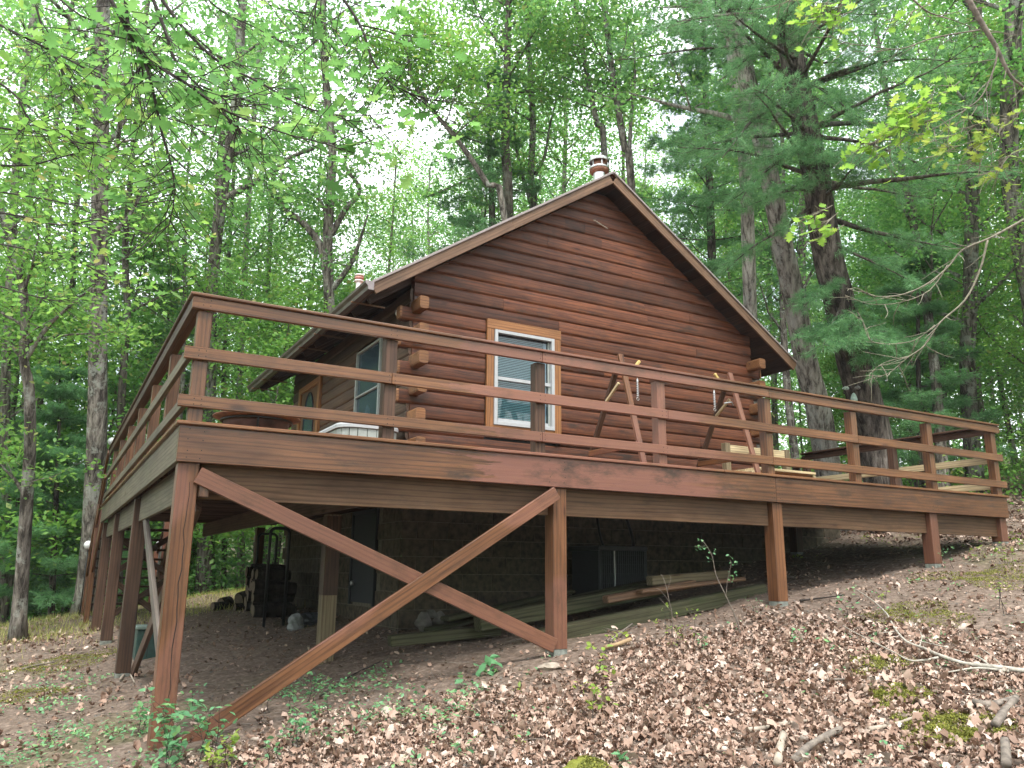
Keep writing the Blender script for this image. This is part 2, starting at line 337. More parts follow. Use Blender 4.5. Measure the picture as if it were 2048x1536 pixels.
# ------------------------------------------------------------------ leaf builders
T_DIAM = (np.array([[0, 0, 0], [.28, .45, .05], [0, 1, 0], [-.28, .45, .05]]), [(0, 1, 2, 3)])
T_LEAF = (np.array([[0, 0, 0], [.25, .3, .05], [.3, .6, .07], [0, 1.05, -.05], [-.3, .6, .07], [-.25, .3, .05], [0, .5, -.03]]), [(0, 1, 6), (1, 2, 6), (2, 3, 6), (3, 4, 6), (4, 5, 6), (5, 0, 6)])
def lobed():
    L = [(.012, 0), (.02, .10), (.2, .15), (.1, .25), (.33, .35), (.13, .44), (.42, .60), (.15, .68), (.25, .84), (.07, .90), (.01, 1.06)]
    V = []; Fc = []
    for x, y in L: V.append((0, y, -.03*math.sin(y*3)))
    n = len(L)
    for sgn in (1, -1):
        b = len(V)
        for x, y in L: V.append((sgn*x, y+.04*x, .1*x+.03*math.sin(y*7+sgn)))
        for i in range(n-1): q = [i, i+1, b+i+1, b+i]; Fc.append(tuple(q if sgn < 0 else q[::-1]))
    return np.array(V), Fc
T_OAK = lobed()
T_CURL0 = (np.array([[0, 0, 0], [.3, .15, .14], [.36, .5, .22], [.2, .85, .12], [0, 1, .0], [-.2, .8, .2], [-.38, .5, .1], [-.26, .2, .16], [0, .35, -.02], [.02, .68, .0]]),
          [(0, 1, 8), (1, 2, 9, 8), (2, 3, 9), (3, 4, 9), (4, 5, 9), (5, 6, 8, 9), (6, 7, 8), (7, 0, 8)])
T_CURL2 = (np.array([[0, 0, .1], [.34, .2, 0], [.2, .35, .12], [.42, .6, .05], [.12, .7, .16], [0, 1.05, .1], [-.2, .8, 0], [-.32, .45, .2], [-.22, .15, .08]]),
           [(0, 1, 2), (0, 2, 4, 8), (2, 3, 4), (4, 5, 6), (4, 6, 7, 8)])
T_CURL = (np.array([[0, 0, 0], [.16, .12, .16], [.26, .3, .05], [.2, .46, .24], [.34, .66, .16], [.14, .84, .28], [0, 1.1, .1], [-.16, .82, .3], [-.3, .6, .08], [-.18, .42, .22], [-.3, .26, .18], [-.1, .1, .05], [.02, .3, -.03], [0, .6, -.02], [.01, .82, .06]]),
          [(0, 1, 12, 11), (1, 2, 3, 12), (3, 4, 13, 12), (4, 5, 14, 13), (5, 6, 7, 14), (7, 8, 13, 14), (8, 9, 12, 13), (9, 10, 11, 12)])
def scatter_mesh(name, P, size, mat, tmpl=T_DIAM, spread=.9, up_dir=(0, 0, 1), smooth=False, nrm=None, dirs=None, squash=None):
    """one mesh of many small template pieces, each with its own random frame"""
    P = np.asarray(P, float); n = len(P); T, Fc = tmpl; k = len(T)
    size = np.broadcast_to(np.asarray(size, float), (n,))
    if nrm is None:
        nn = rng.normal(size=(n, 3))*spread + np.array(up_dir)
    else: nn = nrm + rng.normal(size=(n, 3))*spread
    nn /= np.linalg.norm(nn, axis=1)[:, None]+1e-9
    tt = rng.normal(size=(n, 3)) if dirs is None else dirs + rng.normal(size=(n, 3))*.15
    tt -= nn*(tt*nn).sum(1)[:, None]; tt /= np.linalg.norm(tt, axis=1)[:, None]+1e-9
    bb = np.cross(tt, nn)
    sc = size[:, None, None]; Tz = np.broadcast_to(T[None], (n, k, 3)).copy()
    if squash is not None: Tz[:, :, 2] *= rng.uniform(squash[0], squash[1], n)[:, None]
    V = P[:, None, :] + sc*(Tz[:, :, 0:1]*bb[:, None, :] + Tz[:, :, 1:2]*tt[:, None, :] + Tz[:, :, 2:3]*nn[:, None, :])
    V = V.reshape(-1, 3)
    loops = []; starts = []; tot = []; s = 0
    for f in Fc: starts.append(s); tot.append(len(f)); loops += list(f); s += len(f)
    loops = np.array(loops); nl = len(loops)
    LI = (loops[None]+np.arange(n)[:, None]*k).reshape(-1); ST = (np.array(starts)[None]+np.arange(n)[:, None]*nl).reshape(-1); TO = np.tile(tot, n)
    me = bpy.data.meshes.new(name); me.vertices.add(len(V)); me.vertices.foreach_set('co', V.astype(np.float32).reshape(-1))
    me.loops.add(len(LI)); me.loops.foreach_set('vertex_index', LI.astype(np.int32))
    me.polygons.add(len(ST)); me.polygons.foreach_set('loop_start', ST.astype(np.int32)); me.polygons.foreach_set('loop_total', TO.astype(np.int32))
    me.materials.append(mat); me.update(calc_edges=True); me.validate(); return me
def needles_mesh(name, P, D, mat, n=16, length=.1, width=.0035, spread=.75):
    """tufts of thin needles at P pointing roughly along D"""
    P = np.asarray(P); D = np.asarray(D); m = len(P)
    d = np.repeat(D, n, 0)+rng.normal(size=(m*n, 3))*spread; d /= np.linalg.norm(d, axis=1)[:, None]
    p = np.repeat(P, n, 0)+rng.normal(size=(m*n, 3))*.02
    L = length*rng.uniform(.7, 1.15, m*n)[:, None]
    s = np.cross(d, rng.normal(size=(m*n, 3))); s /= np.linalg.norm(s, axis=1)[:, None]; s *= width
    V = np.stack([p-s, p+s, p+d*L+np.array([0, 0, -.015])], 1).reshape(-1, 3)
    me = bpy.data.meshes.new(name); k = m*n; me.vertices.add(3*k); me.vertices.foreach_set('co', V.astype(np.float32).reshape(-1))
    me.loops.add(3*k); me.loops.foreach_set('vertex_index', np.arange(3*k, dtype=np.int32))
    me.polygons.add(k); me.polygons.foreach_set('loop_start', np.arange(0, 3*k, 3, dtype=np.int32)); me.polygons.foreach_set('loop_total', np.full(k, 3, np.int32))
    me.materials.append(mat); me.update(calc_edges=True); return me

# ================================================================== GROUND
def build_ground():
    def ax(lo, hi, fine_lo, fine_hi, f):
        a = list(np.arange(fine_lo, fine_hi+1e-6, f)); s = f; x = fine_hi
        while x < hi: s *= 1.18; x += s; a.append(x)
        s = f; x = fine_lo
        while x > lo: s *= 1.18; x -= s; a.insert(0, x)
        return np.array(a)
    X = ax(-220, 260, -7, 17, .14); Y = ax(-60, 320, -7, 14.5, .14)
    XX, YY = np.meshgrid(X, Y, indexing='ij'); Z = hz(XX, YY)
    Z += rng.normal(size=Z.shape)*.006*(np.abs(XX) < 20)
    nx, ny = XX.shape
    V = np.stack([XX, YY, Z], -1).reshape(-1, 3)
    idx = np.arange(nx*ny).reshape(nx, ny)
    Q = np.stack([idx[:-1, :-1], idx[1:, :-1], idx[1:, 1:], idx[:-1, 1:]], -1).reshape(-1, 4)
    me = bpy.data.meshes.new('ground'); me.vertices.add(len(V)); me.vertices.foreach_set('co', V.astype(np.float32).reshape(-1))
    me.loops.add(Q.size); me.loops.foreach_set('vertex_index', Q.astype(np.int32).reshape(-1)); me.polygons.add(len(Q))
    me.polygons.foreach_set('loop_start', np.arange(0, Q.size, 4, dtype=np.int32)); me.polygons.foreach_set('loop_total', np.full(len(Q), 4, np.int32)); me.update(calc_edges=True)
    m, t, o = nodes('forest_floor'); c = N(t, 'TexCoord')
    n1 = N(t, 'TexNoise', Scale=.8, Detail=6.0, Roughness=.65); n2 = N(t, 'TexNoise', Scale=14.0, Detail=8.0, Roughness=.75); n3 = N(t, 'TexVoronoi', Scale=26.0); n4 = N(t, 'TexNoise', Scale=.55, Detail=5.0)
    for n in (n1, n2, n3, n4): t.links.new(c.outputs['Object'], n.inputs[0])
    r2 = ramp(t, [(.3, (.11, .078, .06)), (.5, (.22, .163, .127)), (.68, (.35, .27, .22))]); t.links.new(n2.outputs[0], r2.inputs[0])
    r3 = ramp(t, [(.0, (1.5, 1.35, 1.2)), (.25, (.9, .9, .9)), (.6, (.6, .6, .6))]); t.links.new(n3.outputs['Distance'], r3.inputs[0])
    cc = mixc(t, r2.outputs[0], r3.outputs[0], .7, 'MULTIPLY')
    rm = ramp(t, [(.6, (0, 0, 0)), (.72, (.35, .35, .35))]); t.links.new(n4.outputs[0], rm.inputs[0])
    cc = mixc(t, cc, (.09, .12, .03), rm.outputs[0])
    finish(t, o, cc, .95, n2.outputs[0], .8, .03, .15); me.materials.append(m)
    g = put('ground', me); g['kind'] = 'structure'; g['label'] = 'brown sloping forest floor under and around the deck'
build_ground()

def region_pts(n, x0, x1, y0, y1, dens, zoff=0.01):
    x = rng.uniform(x0, x1, n); y = rng.uniform(y0, y1, n); k = rng.uniform(0, 1, n) < dens(x, y)
    x = x[k]; y = y[k]; return np.stack([x, y, hz(x, y)+zoff], -1)
def nzf(x, y, s=1.0, p=0):
    return .5+.25*(np.sin(x*1.7*s+p)+np.sin(y*2.3*s+1+p)*.8+np.sin((x+y)*3.1*s+p)*.6+np.sin((x-y)*4.3*s+2*p)*.4)
def dens_front(x, y):
    edge = np.interp(x, [0, 1.2, 2.6, 3.5, 5.3, 9], [-.45, -.5, -.62, -.38, -.38, .1]) + .3*(nzf(x, y, .8)-.5)
    d = 1/(1+np.exp((y-edge)*7)); d = d*np.clip((x+0.6)/1.3, .15, 1)
    bare = 1/(1+np.exp(-(x-5.7-.5*(nzf(x, y, 1.3, 4)-.5)+np.clip(-2.4-y, 0, 3)*-1.2)*5))
    return d*(1-bare*np.clip(1.08-.07*np.clip(x-8, 0, 6)-.22*nzf(x, y, 1.1, 7), .3, .965))
P = region_pts(170000, -4, 15, -5.4, 1.5, dens_front, .012)
dist = np.hypot(P[:, 0]-CAM.x, P[:, 1]-CAM.y)
me = scatter_mesh('leaf_litter', P, np.clip(rng.lognormal(-3.38, .36, len(P)), .015, .07), M_LITTER, T_CURL, .6, squash=(.4, 2.6)); o = put('leaf_litter', me); tag(o, 'brown fallen oak leaves carpeting the slope in front of the deck', 'leaf litter', None, 'stuff')
P2 = P[rng.uniform(0, 1, len(P)) < .35]+np.array([.03, .02, .012])
o = put('leaf_litter', scatter_mesh('leaf_litter_top', P2, np.clip(rng.lognormal(-3.15, .38, len(P2)), .018, .085), M_LITTER, T_CURL2, 1.1, squash=(.6, 3.2))); tag(o, 'curled dead leaves lying loose on top of the leaf carpet', 'leaf litter', None, 'stuff')
P = region_pts(70000, -6, 16, -5, 13, lambda x, y: np.where((x > 3) & (y > 3) & (x < 8.8), 0, np.clip(.75-.02*y, .3, .8)*np.clip(nzf(x, y, 1.3, 4)*1.4, .15, 1)), .008)
o = put('leaf_crumbs', scatter_mesh('leaf_crumbs', P, rng.uniform(.018, .055, len(P)), M_LITTERD, T_CURL2, .5)); tag(o, 'small broken leaves and twigs on the bare soil below the deck', 'leaf crumbs', None, 'stuff')
P = region_pts(9000, -7, 0.6, -1.5, 12, lambda x, y: np.clip(nzf(x, y, .9, 1)*.9, .1, 1)*np.where(x > -.3, .35, 1), .012)
o = put('leaf_litter', scatter_mesh('leaf_litter_left', P, rng.uniform(.045, .09, len(P)), M_LITTER, T_CURL, .5, squash=(.3, 2))); tag(o, 'thin scatter of dead leaves on the clearing left of the posts', 'leaf litter', None, 'stuff')
P = region_pts(14000, 10.2, 22, 0, 16, lambda x, y: np.full_like(x, .8), .012)
o = put('leaf_litter', scatter_mesh('leaf_litter_right', P, rng.uniform(.06, .11, len(P)), M_LITTER, T_CURL, .5, squash=(.3, 2))); tag(o, 'dead leaves on the rising bank behind the right end of the deck', 'leaf litter', None, 'stuff')
P = region_pts(9000, -6, 12, -4, 9, lambda x, y: np.clip(nzf(x, y, 1.7, 8)*1.3-.2, .05, 1)*np.where((x > 3) & (y > 3), 0, 1), .004)
o = put('gravel', scatter_mesh('gravel', P, rng.uniform(.006, .022, len(P)), M_ROCK, (np.array([[-.6, -.4, -.2], [.6, -.5, -.2], [.5, .5, -.2], [-.5, .6, -.2], [-.3, -.2, .35], [.35, -.2, .3], [.2, .3, .4]]), [(0, 1, 5, 4), (1, 2, 6, 5), (2, 3, 6), (3, 0, 4, 6), (4, 5, 6)]), .3)); tag(o, 'small stones strewn on the bare soil under and before the deck', 'gravel', None, 'stuff')
P = region_pts(7000, -5, 12, -5, 8, lambda x, y: np.where((x > 3) & (y > 3), 0, .8), .016)
o = put('twig_litter', scatter_mesh('twig_litter', P, rng.uniform(.06, .26, len(P)), M_STICK, (np.array([[-.012, 0, 0], [.012, 0, 0], [0, 0, .02], [-.006, .55, .03], [.01, .5, .02], [0, .52, .045], [0, 1, .02]]), [(0, 1, 4, 3), (1, 2, 5, 4), (2, 0, 3, 5), (3, 4, 6), (4, 5, 6), (5, 3, 6)]), .12)); tag(o, 'thin broken twigs lying all over the slope', 'twigs', None, 'stuff')
def blades(P, h, wd, mat, name):
    T = (np.array([[-.5*wd, 0, 0], [.5*wd, 0, 0], [.0, .35, 1.0]]), [(0, 1, 2)]); return scatter_mesh(name, P, h, mat, T, .22)
P = region_pts(60000, -9, 4.0, 6.5, 16, lambda x, y: np.clip((y-8.3+.6*nzf(x, y, 1.5, 2))/1.6, .04, 1)*np.clip(nzf(x, y, .8, 3)*1.6, .45, 1), 0)
o = put('grass', blades(P, rng.uniform(.05, .13, len(P)), .08, M_GRASS, 'grass')); tag(o, 'short yellowish grass at the edge of the woods beyond the deck', 'grass', None, 'stuff')
P = region_pts(16000, -6, .2, 0, 8, lambda x, y: np.clip((nzf(x, y, 1.1, 5)-.55)*3, 0, .9), 0)
o = put('grass', blades(P, rng.uniform(.03, .08, len(P)), .08, M_GRASS, 'grass_left')); tag(o, 'sparse low grass in patches left of the deck posts', 'grass', None, 'stuff')
def moss(cx, cy, r, n, label):
    a = rng.uniform(0, 2*np.pi, n); q = np.sqrt(rng.uniform(0, 1, n))*r*(1+.3*np.sin(a*3+cx)); x = cx+np.cos(a)*q*1.3; y = cy+np.sin(a)*q
    hh = .03*np.clip(1-q/(r*1.25), 0, 1)+.012*np.sin(x*30)*np.sin(y*26)
    P = np.stack([x, y, hz(x, y)+hh+.012], -1)
    o = put('moss', scatter_mesh('moss', P, rng.uniform(.008, .02, n), M_MOSS, T_DIAM, .9)); tag(o, label, 'moss', None, 'stuff')
for (u, v, r, n, lb) in ((1890, 1470, .26, 9000, 'bright yellow-green moss cushion at the bottom right'), (1790, 1400, .16, 3500, 'small moss cushion above the bright bottom right one'), (1750, 1330, .2, 2500, 'thin moss among dead leaves below the fallen grey branch'),
                   (1990, 1160, .6, 6000, 'mossy patch on the bare soil by the right end of the deck'), (1830, 1235, .4, 3500, 'thin moss on bare soil right of the third front post'), (130, 1330, .55, 5000, 'low green moss on the clearing left of the posts'), (60, 1395, .35, 2500, 'moss spot at the left edge of the photo')):
    p = gp(u, v); moss(p.x, p.y, r, n, lb)

# ================================================================== DECK
deck = thing('wooden_deck', 'long raised reddish brown timber deck wrapping round the log cabin', 'deck', (0, 0, -2.17))
L_ = 10.1
def D_(*a, **k): return board(*a, **k, parent=deck)
FZ = .286
# fascia front in two boards, left in two
box('fascia_board', (0, 0, -FZ), (5.843, .038, -.028), M_STAIN, deck)['label'] = 'front fascia board with pinkish patches of fresh stain'
box('fascia_board', (5.847, 0, -FZ), (L_, .038, -.028), M_STAIN, deck)
box('fascia_board', (-.0015, .04, -FZ), (.038, 4.9, -.028), M_GREY, deck)['label'] = 'weathered greenish left fascia board'
box('fascia_board', (-.0015, 4.905, -FZ), (.038, 9.1, -.028), M_GREY, deck)
box('fascia_board', (L_-.038, .04, -FZ), (L_, 3.2, -.028), M_STAIN, deck)
x = .2
while x < 2.8: box('rim_block', (x, 9.04, -.235), (x+.05, 9.098, -.032), M_RAWOLD, deck, .002); x += .19
# beams
for a, b in ((.18, 3.09), (3.25, 5.81), (5.97, 8.48), (8.63, 10.0)): box('beam', (a, .10, -.528), (b, .14, -.25), M_BEAM, deck)
for a, b in ((.18, 3.48), (3.63, 6.35), (6.5, 8.95)): box('beam', (.10, a, -.528), (.14, b, -.25), M_GREY, deck)
box('beam', (1.6, .2, -.47), (1.64, 9.0, -.25), M_JOIST, deck)
# posts with pale feet
def post(x, y, top=-FZ-.001, mat=M_POST, foot=True, s=.14, lab=None):
    g = gz(x+s/2, y+s/2)
    p = box('post', (x, y, g-.03 if not foot else g+.045), (x+s, y+s, top), mat, deck, .005)
    if lab: p['label'] = lab
    if foot: box('post_foot', (x+.002, y+.002, g-.15), (x+s-.002, y+s-.002, g+.0445), M_GALV, deck, .004)
    return p
post(.02, .042, lab='tall cracked corner post', foot=False); post(3.107, .042); post(5.822, .042); post(8.49, .042); post(9.96, .042)
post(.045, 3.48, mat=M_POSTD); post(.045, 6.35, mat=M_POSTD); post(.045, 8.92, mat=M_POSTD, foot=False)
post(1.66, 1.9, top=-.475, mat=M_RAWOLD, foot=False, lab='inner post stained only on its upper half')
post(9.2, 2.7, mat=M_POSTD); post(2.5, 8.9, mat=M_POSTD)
box('stain_coat', (1.657, 1.897, -1.25), (1.803, 2.043, -.49), M_POSTD, deck)
# crack in the corner post: a real sliver groove
cr = [Vector((.105+.006*math.sin(i*1.3)+.004*math.sin(i*2.9), .0395, -.42-i*.085)) for i in range(19)]
tube('crack', cr, [.0012+.0022*math.sin(i/18*math.pi) for i in range(19)], M_DARK, deck, 4)
# X bracing front and left
D_('brace', (.15, .02, -.37), (3.1, .02, -1.615), .118, .038, M_POST)
D_('brace', (3.1, -.022, -.34), (.22, -.022, -2.125), .118, .038, M_POST)
D_('brace', (.13, 3.47, -.32), (.13, .2, -1.98), .11, .038, M_BRACEG)['label'] = 'unstained grey diagonal brace behind the corner post'
D_('brace', (.21, 3.5, -2.06), (.21, .25, -.55), .12, .038, M_POSTD)
box('nailer', (.17, .02, -.52), (.235, .06, -.40), M_STAIN, deck)
# joists and boards
y = .45
while y < 9.0:
    box('joist', (.145, y, -.235), (2.86, y+.038, -.0305), M_JOIST, deck); y += .406
x = 3.1
while x < 10.0:
    box('joist', (x, .145, -.235), (x+.038, 2.9, -.0305), M_JOIST, deck); x += .6
x = .115
while x < 2.78:
    box('deck_board', (x, .13, -.03), (x+.139, 9.09, 0), M_STAINR, deck); x += .1455
y = .13
while y < 2.8:
    c = random.uniform(5, 7.5); box('deck_board', (2.885, y, -.03), (c, y+.139, 0), M_STAINR, deck); box('deck_board', (c+.004, y, -.03), (L_-.02, y+.139, 0), M_STAINR, deck); y += .1455
box('edge_board', (-.025, -.028, -.027), (5.1, .112, .001), M_STAINR, deck, .006); box('edge_board', (5.104, -.028, -.027), (L_+.025, .112, .001), M_STAINR, deck, .006)
box('edge_board', (-.028, .115, -.0275), (.11, 9.12, .0005), M_STAINR, deck, .006)
# railing
PX = [.05, 1.50, 2.925, 4.32, 5.79, 7.19, 8.61, 9.99]
for x in PX: box('rail_post', (x, .0385, .001), (x+.10, .135, .828), M_POSTD if x in (1.50, 2.925) else M_STAINR, deck)
PY = [1.45, 2.85, 4.25, 5.65, 7.05, 8.4]
for y in PY: box('rail_post', (.039, y, .001), (.135, y+.10, .828), M_STAINR, deck)
for z0, z1, cuts in ((.829, .919, (0, 2.975, 5.84, 10.14)), (.453, .543, (-.02, 1.55, 4.42, 7.24, 10.14)), (.104, .19, (-.03, 2.975, 5.84, 10.16))):
    for a, b in zip(cuts[:-1], cuts[1:]): box('rail', (a, 0, z0), (b-.004, .038, z1), M_STAINR, deck)
    cy_ = (.0385, 4.3, 9.1)
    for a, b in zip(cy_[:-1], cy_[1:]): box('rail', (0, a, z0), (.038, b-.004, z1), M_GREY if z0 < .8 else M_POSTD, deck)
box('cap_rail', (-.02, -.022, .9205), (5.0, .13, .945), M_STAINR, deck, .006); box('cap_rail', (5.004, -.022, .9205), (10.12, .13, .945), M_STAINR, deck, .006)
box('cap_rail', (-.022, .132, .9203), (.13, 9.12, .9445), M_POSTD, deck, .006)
# right end rails: stained top, unfinished lower boards
box('rail', (10.11, .04, .83), (10.148, 3.2, .919), M_POSTD, deck); box('cap_rail', (10.03, .132, .9203), (10.17, 3.22, .9445), M_POSTD, deck)
box('rail', (10.11, .2, .44), (10.148, 3.2, .53), M_RAW, deck)['label'] = 'unfinished pale pine middle rail at the right end'
box('rail', (10.11, .2, .10), (10.148, 3.2, .19), M_RAW, deck)['label'] = 'unfinished pale pine lower rail at the right end'
for y in (1.5, 3.08): box('rail_post', (10.01, y, .001), (10.11, y+.1, .828), M_POSTD, deck)
D_('rail', (10.12, 3.2, .87), (10.12, 4.4, -.15), .09, .038, M_POSTD)
# nail heads on fascia and rails
nails = []
def nail(x, y, z, n=(0, -1, 0)): nails.append((x, y, z, n))
for x in (.07, .16, 3.05, 3.2, 5.78, 5.81, 5.89, 5.93, 8.5, 8.6, 10.03):
    for z in (-.06, -.13, -.2, -.25): nail(x+random.uniform(-.01, .01), -.0005, z+random.uniform(-.008, .008))
for x in PX:
    for z in (.86, .9, .48, .52, .125, .165):
        for dx in (.025, .075): nail(x+dx, -.0005, z)
for y in PY:
    for z in (.86, .9, .48, .52, .125, .165): nail(-.0005, y+.05, z, (-1, 0, 0))
for y in (2, 4, 6, 8): 
    for z in (-.08, -.2): nail(-.002, y, z, (-1, 0, 0))
V = []; Fc = []
for x, y, z, n in nails:
    b = len(V); nn = Vector(n); 
    for k in range(6):
        a = k*math.pi/3; r = .0045
        V.append(Vector((x, y, z)) + (Vector((math.cos(a)*r, 0, math.sin(a)*r)) if n[1] else Vector((0, math.cos(a)*r, math.sin(a)*r))))
    V.append(Vector((x, y, z))+nn*.0015)
    for k in range(6): Fc.append([b+k, b+(k+1) % 6, b+6])
o = put('nail_heads', pmesh('nail_heads', V, Fc, M_DARK), deck, Matrix.Identity(4)); o['kind'] = 'stuff'
# far staircase, descending away from the deck
st = thing('staircase', 'open reddish brown stairs descending from the far left end of the deck', 'staircase', (.6, 9.1, -1.95))
y1 = 11.75; gl = gz(.6, y1)
for x in (.03, 1.17): board('stringer', (x, 9.13, -.16), (x, y1, gl+.02), .27, .04, M_POST, st)
nT = 10
for i in range(nT):
    f = (i+.7)/nT; yy = 9.13+(y1-9.13)*f; zz = -.06+(gl+.12+.06)*f
    box('tread', (.052, yy-.13, zz-.038), (1.148, yy+.13, zz), M_POSTD, st)
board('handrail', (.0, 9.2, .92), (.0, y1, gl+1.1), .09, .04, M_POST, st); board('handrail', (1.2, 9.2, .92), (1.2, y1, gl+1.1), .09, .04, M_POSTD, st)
board('handrail', (.0, 9.2, .5), (.0, y1, gl+.65), .09, .04, M_POST, st)
for x in (-.02, 1.13):
    box('newel_post', (x, y1-.1, gl-.1), (x+.09, y1, gl+1.15), M_POST, st); box('newel_post', (x, 10.35, gz(x, 10.35)-.1), (x+.09, 10.44, .1), M_POST, st)
for (a, b) in ((-.45, -1.15), (-1.15, -1.85)):
    board('cross_brace', (.2, 9.0, a), (1.15, 9.0, b), .09, .038, M_POSTD, st); board('cross_brace', (.2, 8.95, b), (1.15, 8.95, a), .09, .038, M_POSTD, st)

# ================================================================== CABIN
XL, XR, YF, YB = 2.90, 8.80, 3.0, 8.55
PKX, PKZ, SL = 5.86, 4.72, .666
def ztop(x): return PKZ-SL*abs(x-PKX)
cab = thing('log_cabin', 'brown stained log cabin with a gable roof behind the deck railing', 'cabin', (PKX, YF, -1.4))
gw = put('gable_wall', pmesh('gable_wall', [(XL+.02, YF+.1, 0), (XR-.02, YF+.1, 0), (XR-.02, YF+.1, ztop(XR)-.2), (PKX, YF+.1, PKZ-.2), (XL+.02, YF+.1, ztop(XL)-.2)], [(0, 1, 2, 3, 4)], M_DARK), cab)
sw = put('side_wall', pmesh('side_wall', [(XL+.1, YF, 0), (XL+.1, YB, 0), (XL+.1, YB, 2.5), (XL+.1, YF, 2.5)], [(0, 1, 2, 3)], M_DARK), cab)
put('rear_wall', pmesh('rear_wall', [(XL, YB, -.3), (XR, YB, -.3), (XR, YB, ztop(XR)-.2), (PKX, YB, PKZ-.2), (XL, YB, ztop(XL)-.2)], [(0, 1, 2, 3, 4)], M_LOGS), cab)
put('right_wall', pmesh('right_wall', [(XR-.05, YF+.05, -.5), (XR-.05, YB, -.5), (XR-.05, YB, 2.5), (XR-.05, YF+.05, 2.5)], [(0, 1, 2, 3)], M_LOGS), cab)
CH = .1761; Z0 = .623
def logmesh(L, mat, cutl=0, cutr=0, h=CH, bulge=.014, seed=0):
    """D-profile log, length along x, face towards -y, bottom at z=0; cutl/cutr: x shift of the ends per metre of height"""
    K = 9; sec = []
    for i in range(K):
        f = i/(K-1); zz = .002+(h-.004)*f; yy = -bulge*(1-(2*f-1)**2)**.55
        if i in (0, K-1): yy = .006
        sec.append((yy, zz))
    sec = [(.1, .003)]+sec+[(.1, h-.003)]
    n = len(sec); nseg = max(2, int(L/.5)); V = []; Fc = []
    r = random.Random(seed)
    for s in range(nseg+1):
        w = [r.uniform(-.0035, .0035) for _ in range(2)]
        for yy, zz in sec:
            xs = cutl*zz; xe = L-cutr*zz; x = xs+(xe-xs)*s/nseg
            V.append((x, yy+(w[0] if yy < .05 else 0), zz+w[1]*(.5 if 0 < s < nseg else 0)*(0.3)))
    for s in range(nseg):
        for i in range(n): a = s*n+i; b = s*n+(i+1) % n; Fc.append([a, a+n, b+n, b])
    Fc.append(list(range(n))); Fc.append([nseg*n+i for i in range(n-1, -1, -1)])
    me = pmesh('log', V, Fc, mat); 
    return me
def place_log(x0, x1, z, mat, cutl=0, cutr=0, par=gw, k=0):
    me = logmesh(x1-x0, mat, cutl, cutr, seed=k*7+int(x0*10)); return put('log', me, par, Matrix.Translation((x0, YF, z)))
WX0, WX1, WZ0, WZ1 = 3.955, 5.105, .70, 2.225     # outside of window trim
random.seed(21)
k = -4
while True:
    z = Z0+CH*k; zt = z+CH
    xl = XL+.03; xr = XR-.02; cutl = cutr = 0
    lim = PKX-(PKZ-.16-z)/SL
    if lim > xl: xl = lim; cutl = 1/SL; xr = 2*PKX-xl; cutr = 1/SL
    elif PKX-(PKZ-.16-zt)/SL > xl: pass
    if xr-xl < .35: break
    segs = []
    cuts = sorted(random.sample([xl+(xr-xl)*f for f in (.22, .37, .5, .64, .8)], 1 if k % 3 else 2)) if xr-xl > 2 else []
    pts = [xl]+cuts+[xr]
    ext = (k % 2 == 0 and -4 <= k <= 9)
    for a, b in zip(pts[:-1], pts[1:]):
        if zt > WZ0+.03 and z < WZ1-.03:
            if a < WX0 and b > WX0: segs.append((a, WX0-.003))
            if b > WX1 and a < WX1: segs.append((WX1+.003, b))
            if b <= WX0 or a >= WX1: segs.append((a, b))
        else: segs.append((a, b))
    for a, b in segs:
        a2, b2 = a, b
        if ext and cutl == 0:
            if a == xl: a2 = XL-.13
            if b == xr: b2 = XR+.14
        place_log(a2, b2-.002, z, M_LOG, cutl if a == xl else 0, cutr if b == xr else 0, gw, k)
    k += 1
# side wall logs (offset half a course), facing -x
def side_log(y0, y1, z, mat, k):
    me = logmesh(y1-y0, mat, seed=k*5+int(y0*9)); m = Matrix.Translation((XL, y1, z)) @ Matrix.Rotation(-math.pi/2, 4, 'Z'); return put('log', me, sw, m)
SWY0, SWY1, SWZ0, SWZ1 = 3.95, 4.95, .72, 2.05
DY0, DY1, DZ1 = 6.72, 8.02, 2.1
for k in range(-4, 10):
    z = Z0+CH/2+CH*k; zt = z+CH
    y0, y1 = 3.02, YB
    segs = [(y0, y1)]
    def cut(segs, a, b):
        out = []
        for s, e in segs:
            if e <= a or s >= b: out.append((s, e)); continue
            if s < a: out.append((s, a))
            if e > b: out.append((b, e))
        return out
    if zt > SWZ0 and z < SWZ1: segs = cut(segs, SWY0, SWY1)
    if z < DZ1: segs = cut(segs, DY0, DY1)
    for s, e in segs: side_log(s, e-.002, z, M_LOGS, k)
    if k % 2 == 0:
        for xx, flip in ((XL+.065, 0), (XR-.065, 1)):
            # protruding log end, rounded square section
            V = []; Fc = []; Lp = .30+random.uniform(-.02, .02); n = 16
            for si, (yy, sc) in enumerate(((0, 1), (-Lp+.015, 1), (-Lp, .93))):
                for q in range(n):
                    a = 2*math.pi*q/n; cx = math.copysign(abs(math.cos(a))**.32, math.cos(a))*.064*sc; cz = math.copysign(abs(math.sin(a))**.42, math.sin(a))*.082*sc
                    V.append((cx+random.uniform(-.002, .002), yy, cz+random.uniform(-.002, .002)))
            for s in range(2):
                for q in range(n): a = s*n+q; b = s*n+(q+1) % n; Fc.append([a, b, b+n, a+n])
            Fc.append([2*n+q for q in range(n)])
            put('log_end', pmesh('log_end', V, Fc, M_LOGE), gw, Matrix.Translation((xx, YF+.02, z+CH/2)))
